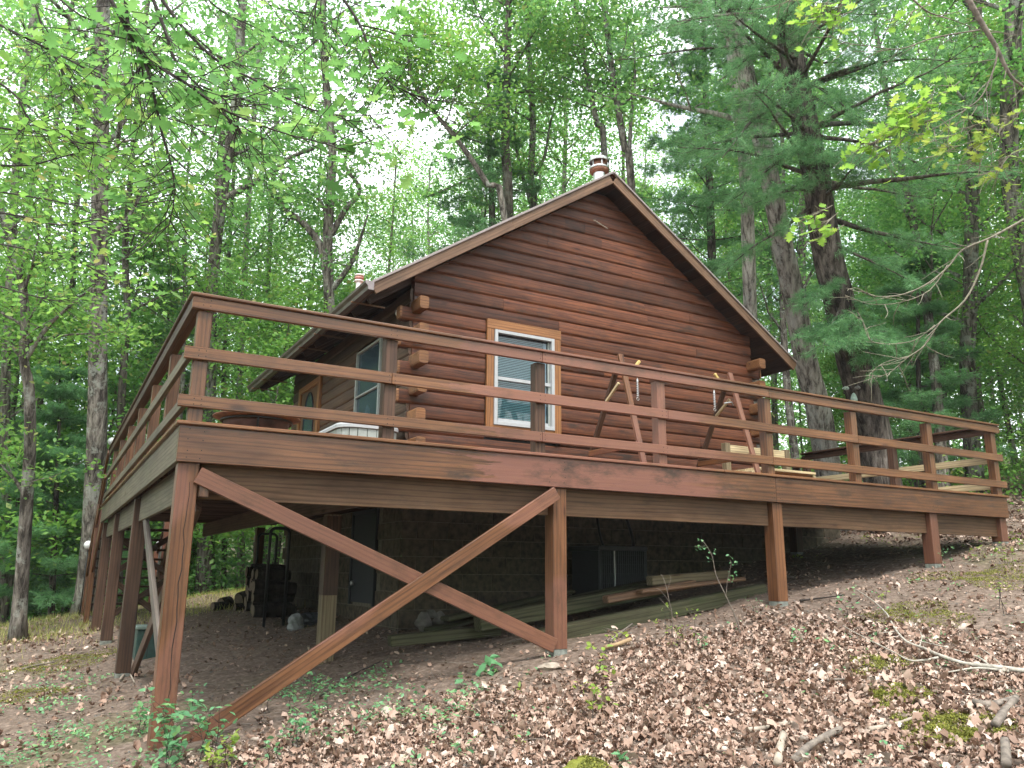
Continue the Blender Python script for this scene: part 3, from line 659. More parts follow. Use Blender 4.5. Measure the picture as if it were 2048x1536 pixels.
# rounded stub ends on the gable log extensions
for k in range(-2, 10, 2):
    z = Z0+CH*k
    for xx, d in ((XL-.131, -1), (XR+.141, 1)):
        V = []; Fc = []; n = 16
        for si, (dx, sc) in enumerate(((0, 1), (.018, 1.0), (.03, .93))):
            for q in range(n):
                a = 2*math.pi*q/n; V.append((d*dx, math.copysign(abs(math.cos(a))**.35, math.cos(a))*.062*sc, math.copysign(abs(math.sin(a))**.45, math.sin(a))*.083*sc))
        for s in range(2):
            for q in range(n): a = s*n+q; b = s*n+(q+1) % n; Fc.append([a, b, b+n, a+n] if d < 0 else [b, a, a+n, b+n])
        Fc.append([2*n+q for q in range(n)] if d < 0 else [2*n+q for q in range(n-1, -1, -1)])
        put('log_end', pmesh('log_end', V, Fc, M_LOGE), gw, Matrix.Translation((xx, YF+.032, z+CH/2)))
# pale stain marks near the gable peak
V = []; Fc = []
for i in range(7):
    cx = 5.72+i*.035; cz = 4.03-i*.012; b = len(V); n = 7
    for q in range(n): a = q*2*math.pi/n; r = random.uniform(.008, .02); V.append((cx+math.cos(a)*r*1.6, 0, cz+math.sin(a)*r*.7))
    Fc.append(list(range(b, b+n)))
put('pale_smear', pmesh('pale_smear', V, Fc, simple('pale_smear', (.25, .21, .16), .9)), gw, Matrix.Translation((0, YF-.0365, 0)))
# drying checks along some logs
random.seed(33); V = []; Fc = []
for i in range(46):
    kk = random.randint(-2, 18); z = Z0+CH*kk+random.uniform(.05, .13); hw = min(2.7, (PKZ-.4-z)/SL-.2)
    if hw < .4: continue
    xs = random.uniform(PKX-hw, PKX+hw-.3); L = random.uniform(.15, .7)
    if xs < WX1+.05 and xs+L > WX0-.05 and z < WZ1: continue
    zc = Z0+CH*kk+CH/2; fb = (z-(Z0+CH*kk))/CH; yy = YF-.014*(1-(2*fb-1)**2)**.55-.0035
    n = 8; b = len(V)
    for j in range(n+1):
        f = j/n; w = .0022*math.sin(math.pi*f)+.0003; zz = z+.006*math.sin(f*5+i); V += [(xs+L*f, yy, zz-w), (xs+L*f, yy, zz+w)]
    for j in range(n): q = b+2*j; Fc.append([q, q+2, q+3, q+1])
o = put('log_checks', pmesh('log_checks', V, Fc, M_DARK), gw, Matrix.Identity(4)); o['kind'] = 'stuff'
# ---- front window
win = put('window', pmesh('window', [(3.96, YF+.075, .72), (5.1, YF+.075, .72), (5.1, YF+.075, 2.2), (3.96, YF+.075, 2.2)], [(0, 1, 2, 3)], M_DARK), cab)
def wb(n, a, b, m, par=win, ch=.003): return box(n, a, b, m, par, ch)
wb('trim_board', (3.955, YF-.05, 2.095), (5.105, YF-.012, 2.225), M_TRIM); wb('trim_board', (3.958, YF-.048, .76), (4.064, YF-.01, 2.092), M_TRIM); wb('trim_board', (4.996, YF-.048, .66), (5.102, YF-.01, 2.092), M_TRIM); wb('trim_board', (4.066, YF-.045, .71), (4.994, YF-.01, .815), M_TRIM)
x0, x1, z0, z1 = 4.068, 4.992, .818, 2.090
for a, b in (((x0, z0), (x0+.045, z1)), ((x1-.045, z0), (x1, z1)), ((x0+.046, z1-.042), (x1-.046, z1)), ((x0+.046, z0), (x1-.046, z0+.05))): wb('frame', (a[0], YF-.062, a[1]), (b[0], YF+.0, b[1]), M_WHITE)
zm = 1.44
wb('sash', (x0+.047, YF-.03, zm-.02), (x1-.047, YF+.01, zm+.025), M_WHITE)
for xx in (x0+.047, x1-.075): wb('sash', (xx, YF-.02, z0+.052), (xx+.028, YF+.012, zm-.022), M_PALE); wb('sash', (xx, YF-.004, zm+.027), (xx+.028, YF+.02, z1-.044), M_PALE)
wb('sash', (x0+.077, YF-.019, z0+.052), (x1-.077, YF+.011, z0+.095), M_WHITE)
for (za, zb, yy) in ((z0+.096, zm-.022, YF-.003), (zm+.027, z1-.044, YF+.01)):
    put('pane', pmesh('pane', [(x0+.07, yy, za), (x1-.07, yy, za), (x1-.07, yy, zb), (x0+.07, yy, zb)], [(0, 1, 2, 3)], M_GLASS), win)
z = z0+.1; sm = boxmesh(.74, .022, .002, .0005, M_BLIND)
while z < z1-.05:
    put('blind_slat', sm, win, Matrix.Translation((x0+.085, YF+.045, z)) @ Matrix.Rotation(.95, 4, 'X')); z += .0225
box('curtain', (x1-.125, YF+.03, z0+.1), (x1-.08, YF+.04, z1-.06), M_CURT, win)
# ---- side window
w2 = put('window', pmesh('side_window', [(XL+.07, 3.95, .72), (XL+.07, 4.95, .72), (XL+.07, 4.95, 2.05), (XL+.07, 3.95, 2.05)], [(0, 1, 2, 3)], M_DARK), cab)
for a, b in (((3.95, .72), (3.985, 2.05)), ((4.90, .72), (4.935, 2.05)), ((3.986, 2.02), (4.899, 2.05)), ((3.986, .72), (4.899, .76)), ((3.986, 1.37), (4.899, 1.395))): box('frame', (XL-.045, a[0], a[1]), (XL+.02, b[0], b[1]), M_PALE, w2)
put('pane', pmesh('pane', [(XL-.01, 3.98, .75), (XL-.01, 4.905, .75), (XL-.01, 4.905, 2.03), (XL-.01, 3.98, 2.03)], [(0, 1, 2, 3)], M_GLASSD), w2)
# ---- side door with tall glass
M_TRIMD = wood('door_brown', (.06, .03, .014), (.12, .06, .027), (.17, .085, .04), .5, vary=.05)
dr = put('door', boxmesh(2.08, .05, 1.02, .004, M_TRIMD), cab, frame((XL+.0, 7.37, 0.005), (XL+.0, 7.37, 2.08), (0, 1, 0))[0])
for y0, y1, z0_, z1_ in ((6.72, 6.84, 0, 2.1), (7.9, 8.02, 0, 2.1), (6.841, 7.899, 1.99, 2.1)): box('door_trim', (XL-.055, y0, z0_), (XL+.0, y1, z1_), M_TRIM, dr)
V = []; n = 28
for q in range(n):
    a = 2*math.pi*q/n; V.append((XL-.032, 7.37+.3*math.cos(a), 1.15+math.copysign(abs(math.sin(a))**.7, math.sin(a))*.78))
put('pane', pmesh('door_pane', V, [list(range(n))], M_GLASSD), dr); V2 = [Vector(v) for v in V]; V2.append(V2[0]); tube('glass_surround', V2, .014, M_DARK, dr, 6)
box('handle', (XL-.08, 6.95, .98), (XL-.03, 6.98, 1.06), M_STEEL, dr)
# ---- roof
roof = put('roof', pmesh('roof_deck', [(PKX-3.56, 2.72, PKZ-.03-SL*3.56), (PKX, 2.72, PKZ-.03), (PKX+3.56, 2.72, PKZ-.03-SL*3.56), (PKX-3.56, 9.1, PKZ-.03-SL*3.56), (PKX, 9.1, PKZ-.03), (PKX+3.56, 9.1, PKZ-.03-SL*3.56)], [(0, 1, 4, 3), (1, 2, 5, 4)], M_SHING), cab)
ang = math.atan(SL)
for sgn in (-1, 1):
    nrow = 24; du = (3.56/math.cos(ang))/nrow
    for i in range(nrow):
        u0_ = i*du; xc = sgn*(u0_+du/2)*math.cos(ang); zc = -(u0_+du/2)*math.sin(ang)
        c = Vector((PKX+xc, 0, PKZ-.045+zc)); upv = Vector((sgn*math.cos(ang), 0, -math.sin(ang)))
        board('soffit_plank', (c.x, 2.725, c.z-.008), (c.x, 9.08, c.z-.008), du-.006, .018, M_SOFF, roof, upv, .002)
    for i in range(nrow//1):
        u0_ = i*du; xc = sgn*(u0_+du/2)*math.cos(ang); zc = -(u0_+du/2)*math.sin(ang)
        c = Vector((PKX+xc, 0, PKZ-.012+zc)); upv = Vector((sgn*math.cos(ang-.06), 0, -math.sin(ang-.06)))
        board('shingle_course', (c.x, 2.7, c.z), (c.x, 9.12, c.z), du+.02, .008, M_SHING, roof, upv, .001)
    # rake boards in two lengths, with drip edge on top
    e = 3.58; f1 = .47
    for a, b, m in ((0, f1, M_RAKE), (f1, 1, M_RAKE)):
        p0 = Vector((PKX+sgn*e*a, 2.70-(.004 if a else 0), PKZ-.1-SL*e*a)); p1 = Vector((PKX+sgn*e*b, 2.70-(.004 if a else 0), PKZ-.1-SL*e*b))
        if a == 0: p0 += Vector((sgn*.03, 0, -SL*.03))
        board('rake_board', p0, p1, .135, .035, m, roof, (0, 0, 1))
    board('drip_edge', (PKX, 2.672, PKZ-.008), (PKX+sgn*(e+.02), 2.672, PKZ-.008-SL*(e+.02)), .028, .03, M_ROOFEDGE, roof, (0, 0, 1), .002)
# rafter tails and eave boards
for i in range(11):
    yy = 3.1+i*.58
    for sgn in (-1,):
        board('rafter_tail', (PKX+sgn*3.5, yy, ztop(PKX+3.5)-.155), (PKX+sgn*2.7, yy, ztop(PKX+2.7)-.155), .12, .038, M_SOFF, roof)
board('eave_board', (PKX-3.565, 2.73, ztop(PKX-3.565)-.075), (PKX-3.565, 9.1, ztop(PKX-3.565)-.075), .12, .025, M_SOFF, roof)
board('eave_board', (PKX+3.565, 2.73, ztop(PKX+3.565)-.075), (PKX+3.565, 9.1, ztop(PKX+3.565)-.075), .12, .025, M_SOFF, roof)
# gutter: K profile extruded along y
gx = PKX-3.58; gt = ztop(gx)-.02; prof = [(0, 0), (-.11, 0), (-.105, -.03), (-.075, -.06), (-.07, -.105), (0, -.105)]
V = []; 
for yy in (2.66, 9.2): V += [(gx+a, yy, gt+b) for a, b in prof]
n = len(prof); Fc = [[i, i+n, (i+1) % n+n, (i+1) % n] for i in range(1, n)]+[list(range(n)), [n+i for i in range(n-1, -1, -1)]]
put('gutter', pmesh('gutter', V, Fc, M_GUTTER), roof)
put('gutter_cap', pmesh('gutter_cap', [(gx+a, 2.657, gt+b) for a, b in prof], [list(range(n))], simple('gutter_cap_paint', (.2, .17, .17), .4)), roof)
for i in range(8): yy = 3.2+i*.8; board('gutter_hanger', (gx-.1, yy, gt-.107), (gx+.35, yy, gt-.11+.0), .02, .02, M_RAKE, roof)
# soffit light at the corner
o = lathe('light_shade', [(0, 0), (.055, 0), (.06, -.04), (.05, -.06), (0, -.062)], M_LAMPW, cab, (2.80, 3.12, 2.17), 20)
# chimney and vent pipe
ch = lathe('chimney', [(.095, -.60), (.095, .30)], M_STEEL, roof, (6.08, 3.32, ztop(6.08)+.22), 28)
cb = (6.08, 3.32, ztop(6.08)+.22)
lathe('chimney_collar', [(.095, .24), (.15, .27), (.155, .31), (.11, .33), (.105, .33)], M_RUST, ch, cb)
lathe('chimney_band', [(.152, .30), (.16, .30), (.16, .335), (.12, .36), (.0, .36)], M_STEEL, ch, cb)
lathe('cap_core', [(.1, .35), (.1, .47)], M_RUST, ch, cb)
lathe('chimney_cap', [(.155, .43), (.162, .44), (.162, .475), (.15, .49), (.08, .51), (0, .515), ], M_STEEL, ch, cb)
for q in range(6): a = q*math.pi/3+.2; x_ = cb[0]+.135*math.cos(a); y_ = cb[1]+.135*math.sin(a); box('cap_strut', (x_-.01, y_-.003, cb[2]+.33), (x_+.01, y_+.003, cb[2]+.45), M_STEEL, ch, .0005)
vp = lathe('vent_pipe', [(.045, -.2), (.045, .62)], M_WHITEPIPE, roof, (3.2, 6.06, ztop(3.2)), 20)
for i, zz in enumerate((.64, .69, .74)): lathe('vent_ring', [(.03, zz-.02), (.075, zz-.01), (.075, zz+.01), (.03, zz+.02), (0, zz+.02)], M_WHITEPIPE if i != 1 else simple('faded_red', (.5, .22, .18), .5), vp, (3.2, 6.06, ztop(3.2)), 20)
# ---- block foundation
fz0 = -1.95; BW, BH = .4064, .2032
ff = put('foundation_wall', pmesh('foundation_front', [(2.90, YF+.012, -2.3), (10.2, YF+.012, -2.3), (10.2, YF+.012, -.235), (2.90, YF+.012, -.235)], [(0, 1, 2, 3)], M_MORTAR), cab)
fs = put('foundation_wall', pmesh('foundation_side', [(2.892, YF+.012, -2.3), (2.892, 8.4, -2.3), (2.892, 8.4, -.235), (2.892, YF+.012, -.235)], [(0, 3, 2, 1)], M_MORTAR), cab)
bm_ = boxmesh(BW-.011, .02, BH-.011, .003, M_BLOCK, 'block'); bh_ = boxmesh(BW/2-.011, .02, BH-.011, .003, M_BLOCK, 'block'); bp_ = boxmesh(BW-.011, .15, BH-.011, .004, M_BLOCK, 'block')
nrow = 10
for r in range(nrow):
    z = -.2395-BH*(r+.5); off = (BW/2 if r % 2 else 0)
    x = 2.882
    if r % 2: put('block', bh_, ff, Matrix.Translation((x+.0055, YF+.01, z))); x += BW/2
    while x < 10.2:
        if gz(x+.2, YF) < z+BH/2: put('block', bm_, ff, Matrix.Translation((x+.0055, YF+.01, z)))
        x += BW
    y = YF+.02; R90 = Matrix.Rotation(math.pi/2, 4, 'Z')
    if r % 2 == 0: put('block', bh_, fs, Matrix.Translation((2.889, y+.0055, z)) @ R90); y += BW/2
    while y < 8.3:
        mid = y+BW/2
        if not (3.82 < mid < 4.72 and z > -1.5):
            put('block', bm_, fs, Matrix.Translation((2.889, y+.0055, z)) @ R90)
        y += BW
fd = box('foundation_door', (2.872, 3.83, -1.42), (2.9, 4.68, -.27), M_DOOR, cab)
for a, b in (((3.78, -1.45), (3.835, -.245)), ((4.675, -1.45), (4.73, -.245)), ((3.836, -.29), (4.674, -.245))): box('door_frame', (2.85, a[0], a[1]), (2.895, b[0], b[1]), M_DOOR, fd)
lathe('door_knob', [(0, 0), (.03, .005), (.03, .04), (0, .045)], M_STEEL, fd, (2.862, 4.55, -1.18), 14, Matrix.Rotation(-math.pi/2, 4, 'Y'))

# ================================================================== THINGS ON THE DECK
# swing frame
sf = thing('swing_frame', 'wooden swing stand with two A-frames and a long top beam', 'swing stand', (6, 1.65, 0))
BY = 1.62; BZ = 1.47
box('beam', (5.05, BY-.02, 1.335), (6.95, BY+.02, BZ), M_RAWOLD, sf)
for xx in (5.07, 6.87):
    board('leg', (xx-.02, BY-.055, 1.56), (xx-.02, 1.12, 0), .07, .038, M_POST, sf, (1, 0, 0)); board('leg', (xx+.02, BY+.05, 1.45), (xx+.02, 2.5, 0), .07, .038, M_POSTD, sf, (1, 0, 0))
    board('cross_tie', (xx-.045, 1.25, .42), (xx-.045, 2.2, .42), .07, .03, M_STAINR, sf)
    s = 1 if xx < 6 else -1
    board('corner_brace', (xx-.05, BY-.06, 1.20), (xx-.05, BY+.2, 1.02), .035, .03, M_RAW, sf)
    board('corner_brace', (xx+s*.28, BY-.05, 1.52), (xx+s*.14, BY-.05, 1.36), .035, .03, simple('yellow_pine_peg', (.5, .36, .12), .6), sf)
    # spring hanging from the beam
    cx, cyy = xx+s*.27, BY-.01; pts = []
    for q in range(73): a = q*math.pi*2/8; pts.append((cx+.014*math.cos(a), cyy+.014*math.sin(a), 1.28-.20*q/72))
    sp = tube('spring', pts, .0045, M_STEEL, sf, 5); tube('spring_core', [(cx, cyy, 1.3), (cx, cyy, 1.07)], .010, M_WHITE, sp, 8)
    ring = [(cx+.018*math.cos(a), cyy, 1.05+.018*math.sin(a)) for a in np.linspace(0, 2*math.pi, 13)]; tube('ring', ring, .004, M_STEEL, sp, 5)
    tube('eye_bolt', [(cx, cyy, 1.34), (cx, cyy, 1.28)], .006, M_STEEL, sp, 6)
tube('white_strap', [(6.72, BY-.06, 1.14), (6.84, BY-.07, 1.165), (6.87, BY-.07, 1.12)], .008, M_WHITE, sf, 6)
# unfinished bench
bn = thing('garden_bench', 'unfinished pale pine bench frame near the right corner of the cabin', 'bench', (8.0, 2.2, 0))
for xx in (7.34, 8.53): 
    box('leg', (xx, 2.2, 0), (xx+.09, 2.29, .76), M_RAWOLD, bn); box('leg', (xx, 1.75, 0), (xx+.09, 1.84, .30), M_RAWOLD, bn)
    box('armrest', (xx+.01, 1.76, .301), (xx+.08, 2.199, .335), M_RAW, bn)
box('back_rail', (7.431, 2.22, .60), (8.529, 2.258, .74), M_RAW, bn); 
for i in range(4): box('seat_slat', (7.42, 1.70+i*.12, .337), (8.54, 1.81+i*.12, .372), M_RAW, bn)
# fire pit
fc = (.775, 1.25, 0)
fp = thing('fire_pit', 'round rusty fire pit bowl with wide rim standing at the deck corner', 'fire pit', fc)
lathe('rim', [(.285, .262), (.37, .285), (.372, .292), (.285, .27)], M_RUST, fp, fc, 48)
lathe('bowl', [(.29, .272), (.27, .20), (.21, .14), (.12, .105), (0, .095)], M_BOWL, fp, fc, 48)
rg = [(fc[0]+.30*math.cos(a), fc[1]+.30*math.sin(a), .255) for a in np.linspace(0, 2*math.pi, 41)]; tube('ring', rg, .011, M_BLACK, fp, 6)
for q in range(3):
    a = q*2*math.pi/3+.35; tube('leg', smooth_path([(fc[0]+.30*math.cos(a), fc[1]+.30*math.sin(a), .25), (fc[0]+.27*math.cos(a), fc[1]+.27*math.sin(a), .12), (fc[0]+.31*math.cos(a), fc[1]+.31*math.sin(a), .0)], 4), .009, M_BLACK, fp, 6)
# pale tub / storage box with rounded corners
tb = thing('hot_tub', 'pale grey tub with white rounded rim standing beside the corner logs', 'tub', (2.4, 3.4, 0))
def rrect(x0, x1, y0, y1, r, n=6):
    out = []
    for cx, cyy, a0 in ((x1-r, y0+r, -90), (x1-r, y1-r, 0), (x0+r, y1-r, 90), (x0+r, y0+r, 180)):
        for i in range(n+1): a = math.radians(a0+90*i/n); out.append((cx+r*math.cos(a), cyy+r*math.sin(a)))
    return out
def loft(name, loops, mat, par, cap=True):
    V = []; Fc = []; n = len(loops[0][0])
    for lp, z in loops: V += [(x, y, z) for x, y in lp]
    for i in range(len(loops)-1):
        for q in range(n): Fc.append([i*n+q, i*n+(q+1) % n, (i+1)*n+(q+1) % n, (i+1)*n+q])
    if cap: Fc.append([(len(loops)-1)*n+q for q in range(n)])
    return put(name, pmesh(name, V, Fc, mat), par)
a_ = (2.02, 2.76, 2.78, 4.1)
loft('rim', [(rrect(*a_, .2), .575), (rrect(a_[0]-.012, a_[1]+.012, a_[2]-.012, a_[3]+.012, .21), .58), (rrect(a_[0]-.012, a_[1]+.012, a_[2]-.012, a_[3]+.012, .21), .615), (rrect(*a_, .2), .635)], M_WHITE, tb)
lp = rrect(a_[0]+.02, a_[1]-.02, a_[2]+.02, a_[3]-.02, .18, 3)
loft('shell', [(lp, .0), (lp, .575)], M_DARK, tb, False)
ln = len(lp)
for i in range(ln):
    p, q = Vector((*lp[i], 0)), Vector((*lp[(i+1) % ln], 0)); d = (q-p).length; m_ = max(1, round(d/.11)); t_ = (q-p)/d; nn_ = Vector((t_.y, -t_.x, 0))
    for j in range(m_):
        c0 = p+t_*(d*(j+.5)/m_)+nn_*.006; board('side_slat', (c0.x, c0.y, .01), (c0.x, c0.y, .572), d/m_-.006, .012, M_PALE, tb, tuple(t_), .002)

# ================================================================== UNDER THE DECK
# condenser
acx, acy = (5.02, 5.74), (2.02, 2.66); ag = gz(5.4, 2.3)
ac = thing('air_conditioner', 'dark outdoor air conditioning unit with vertical grille against the block wall', 'air conditioner', (5.4, 2.35, ag))
box('cabinet', (acx[0]+.02, acy[0]+.02, ag-.05), (acx[1]-.02, acy[1]-.02, -.76), M_DARK, ac)
box('top_cover', (acx[0]-.01, acy[0]-.01, -.76), (acx[1]+.01, acy[1]+.01, -.70), M_AC, ac, .01)
for xx in (acx[0], acx[1]-.03): box('corner_panel', (xx, acy[0], ag-.05), (xx+.03, acy[0]+.03, -.761), M_AC, ac)
box('corner_panel', (5.24, acy[0]-.004, ag-.05), (5.25, acy[0]+.02, -.761), M_STEEL, ac, .001)
for i in range(22):
    xx = acx[0]+.04+i*.0305; box('grille_bar', (xx, acy[0]+.0, ag-.04), (xx+.006, acy[0]+.012, -.762), M_AC, ac, .001)
for i in range(5): zz = ag+.1+i*.11; box('grille_wire', (acx[0]+.03, acy[0]+.013, zz), (acx[1]-.03, acy[0]+.017, zz+.004), M_AC, ac, .0005)
for i, (pts, lb) in enumerate((([(5.62, 2.9, -.25), (5.66, 2.86, -.6), (5.80, 2.8, -.95), (5.80, 2.6, -1.25)], 'thin dark pipe running down the block wall right of the air conditioner'), ([(6.1, 2.9, -.25), (6.2, 2.86, -.65), (6.05, 2.8, -1.0), (5.82, 2.6, -1.3)], 'curved black hose hanging on the block wall farther from the air conditioner'))):
    tag(tube('hose', smooth_path(pts, 5), .02 if i else .016, M_BLACK, None, 8), lb, 'hose')
# landscape timbers
def timber(p0, p1, w, t, mat, label, cat='timber', name='landscape_timber', group=None):
    m, L = frame(p0, p1); me = boxmesh(L, t, w, .012, mat); o = put(name, me, None, m); return tag(o, label, cat, group)
def onG(x, y, dz): return (x, y, gz(x, y)+dz)
timber(onG(3.25, .62, .03), (6.35, .75, -1.20), .15, .14, M_TIMB, 'long greenish timber lying lowest along the slope behind the second post')
timber((2.95, 1.15, -1.50), (5.35, 1.30, -1.19), .15, .14, M_TIMB, 'mossy green timber lying behind the lowest one')
timber((3.7, 1.55, -1.44), (5.6, 1.65, -1.15), .15, .14, M_TIMB, 'dark green timber nearest the block wall')
timber((2.2, 1.5, -1.66), (3.3, 1.35, -1.58), .10, .14, M_TIMB, 'short timber end jutting left of the second post')
timber((4.2, .80, -1.28), (5.4, .82, -1.125), .075, .10, M_RAKE, 'brown split plank resting on the lowest timber', 'plank', 'plank')
timber((4.95, 1.02, -1.10), (6.05, .98, -1.03), .10, .12, M_RAWOLD, 'short thick tan plank piled above the split plank', 'plank', 'plank')
timber((4.55, .70, -1.20), (6.0, .70, -1.07), .04, .12, M_RAKE, 'flat brown board sloping across the timber pile', 'plank', 'plank')
random.seed(5)
for i, (x, y, L, a, lb) in enumerate(((2.9, 2.2, 1.9, .15, 'dark old board in the stack by the block wall corner'), (3.1, 2.35, 1.8, .1, 'second dark board stacked against the block wall'), (3.0, 2.0, 1.7, .2, 'front board of the dark stack under the cross brace'))):
    g = gz(x, y); timber((x, y, g+.07+.05*i), (x+L, y+a, gz(x+L, y+a)+.09+.05*i), .045, .19, M_TIMB, lb, 'board', 'old_board')
def rock(name, c, s, mat, label, cat, seed, group=None):
    bm = bmesh.new(); bmesh.ops.create_icosphere(bm, subdivisions=3, radius=1); r = random.Random(seed)
    ph = [r.uniform(0, 6) for _ in range(6)]
    for v in bm.verts:
        p = v.co; f = 1+.16*math.sin(p.x*3+ph[0])+.14*math.sin(p.y*4+ph[1])+.12*math.sin(p.z*5+ph[2])+.06*math.sin(p.x*9+ph[3]+p.z*7)
        v.co = Vector((p.x*s[0]*f, p.y*s[1]*f, p.z*s[2]*f))
    me = bpy.data.meshes.new(name); bm.to_mesh(me); bm.free(); me.materials.append(mat)
    o = put(name, me, None, Matrix.Translation(c)); return tag(o, label, cat, group)
for u, v, s, sd_, lb in ((845, 1245, .10, 3, 'pale square stone at the foot of the block wall corner'), (880, 1243, .09, 4, 'broken stone right of the pale one by the block wall'), (862, 1228, .06, 6, 'small stone wedged above the two pale ones')):
    p = onY(u, v, 2.35); p.z = max(gz(p.x, p.y)+.05, p.z); rock('stone', p, (s, s*.8, s*.9), M_ROCK, lb, 'stone', sd_)
# firewood rack
fr = thing('firewood_rack', 'black tubular rack with two tall hoops under the far end of the deck', 'rack', (2.25, 6.5, gz(2.2, 6.5)))
def hoop(cx, cyy, w, zt, g):
    r = .07; pts = [(cx-w/2, cyy, g)]; pts += [(cx-w/2, cyy, zt-r)]
    pts += [(cx-w/2+r-r*math.cos(a), cyy, zt-r+r*math.sin(a)) for a in np.linspace(.2, math.pi/2, 5)]
    pts += [(cx+w/2-r+r*math.sin(a), cyy, zt-r+r*math.cos(a)) for a in np.linspace(0, math.pi/2-.2, 5)]
    pts += [(cx+w/2, cyy, zt-r), (cx+w/2, cyy, g)]; tube('hoop', pts, .021, M_BLACK, fr, 8)
hoop(2.06, 5.4, .26, -.46, gz(2.06, 5.4)); hoop(2.40, 7.6, .30, -.45, gz(2.4, 7.6))
for dx in (-.12, .12): tube('base_rail', [(2.06+dx, 5.4, gz(2.06, 5.4)+.1), (2.4+dx, 7.6, gz(2.4, 7.6)+.1)], .015, M_BLACK, fr, 8)
M_FW = barkmat('firewood_bark', (.01, .008, .007), (.03, .024, .02), (.06, .048, .04)); M_FWE = simple('firewood_end', (.11, .08, .055), .9, var=.3)
def logpiece(p0, p1, r, label, group=None):
    p0 = Vector(p0); p1 = Vector(p1); root = put('firewood_log', pmesh('firewood_log', *tube_vf([Vector((0, 0, 0)), (p1-p0)*.5, (p1-p0)], [r, r*1.04, r*.97], 10, cap=False, wob=.06, ph=random.random()*6), M_FW, False), None, Matrix.Translation(p0))
    tag(root, label, 'firewood log', group)
    for q, pp, rr in ((0, Vector((0, 0, 0)), r), (1, p1-p0, r*.97)):
        m, _ = frame((0, 0, 0), (p1-p0) if q else (p0-p1), (0, 0, 1) if abs((p1-p0).normalized().z) < .9 else (1, 0, 0)); n = 10
        V = [(0.002, rr*.97*math.cos(a), rr*.97*math.sin(a)) for a in np.linspace(0, 2*math.pi, n, endpoint=False)]
        m.translation = p0+pp; put('cut_end', pmesh('cut_end', V, [list(range(n))], M_FWE), root, m)
random.seed(11); i = 0
for zrow in range(4):
    for yrow in range(6):
        y = 5.55+yrow*.33+(.16 if zrow % 2 else 0); g = gz(2.2, y)+.17+zrow*.155; xc = 2.08+(y-5.5)*.15
        lbn = ('nearest', 'second', 'third', 'fourth', 'fifth', 'farthest')[yrow]+' log in the '+('bottom', 'second', 'third', 'top')[zrow]+' row of the stack in the black hooped rack'
        logpiece((xc-.27+random.uniform(-.05, .05), y+random.uniform(-.03, .03), g), (xc+.24+random.uniform(-.05, .05), y+random.uniform(-.04, .04), g+random.uniform(-.02, .02)), random.uniform(.07, .09), lbn, 'firewood logs stacked in the rack')
for j, (u, v, Y, r, dx, dz, lb) in enumerate(((425, 1212, 8.6, .07, .28, .0, 'leftmost dark log lying below the far edge of the deck'), (442, 1200, 8.9, .10, .18, .02, 'upright stump-like log in the loose firewood by the grass'), (478, 1192, 8.8, .12, .2, .05, 'biggest dark round of the loose firewood by the grass'), (470, 1212, 8.2, .06, .45, .02, 'long thin pale-edged split lying before the loose firewood'), (497, 1205, 8.0, .07, .25, .0, 'squared chunk of loose firewood nearest the rack'))):
    p = onY(u, v, Y); p.z = gz(p.x, p.y)+r; logpiece(p, p+Vector((dx, .1, dz)), r, lb)
for (u, v, Y, mt, lb, sx) in ((592, 1212, 4.9, M_BAGW, 'crumpled white plastic sack on the ground beside the block wall', .12), (622, 1210, 5.0, M_BAGB, 'dark bulging sack lying right of the white one', .2)):
    p = onY(u, v, Y); p.z = gz(p.x, p.y)+.07; o = rock('plastic_sack', p, (sx, sx, .11), mt, lb, 'sack', 9+int(u))
# green utility box
gx0, gy0 = .30, 4.6; gg = gz(gx0, gy0)
gb = thing('utility_box', 'dark green metal utility box on the ground behind the left posts', 'utility box', (gx0+.15, gy0, gg))
box('cabinet', (gx0, gy0-.15, gg-.02), (gx0+.26, gy0+.15, gg+.33), M_GREENBOX, gb, .01); box('lid', (gx0-.02, gy0-.17, gg+.331), (gx0+.28, gy0+.17, gg+.37), simple('grey_lid', (.12, .16, .14), .6), gb, .01); box('door_seam', (gx0+.12, gy0-.156, gg+.03), (gx0+.127, gy0-.149, gg+.3), M_DARK, gb, .0005)
# small white globe lamps
for u, v, d, lb in ((224, 883, 16.5, 'small white globe lamp showing beside the far end of the left rail'), (177, 1090, 15.5, 'small white globe lamp left of the stair handrail'), (320, 1090, 16.2, 'small white globe lamp between the stairs and the corner post')):
    p = at(u, v, d); root = thing('globe_lamp', lb, 'lamp', (p.x, p.y, gz(p.x, p.y)))
    bm = bmesh.new(); bmesh.ops.create_uvsphere(bm, u_segments=16, v_segments=10, radius=.085); me = bpy.data.meshes.new('globe'); bm.to_mesh(me); bm.free(); me.materials.append(M_LAMPW); put('globe', me, root, Matrix.Translation(p))
    tube('lamp_pole', [(p.x, p.y, gz(p.x, p.y)), (p.x, p.y, p.z-.08)], .012, M_BLACK, root, 6)

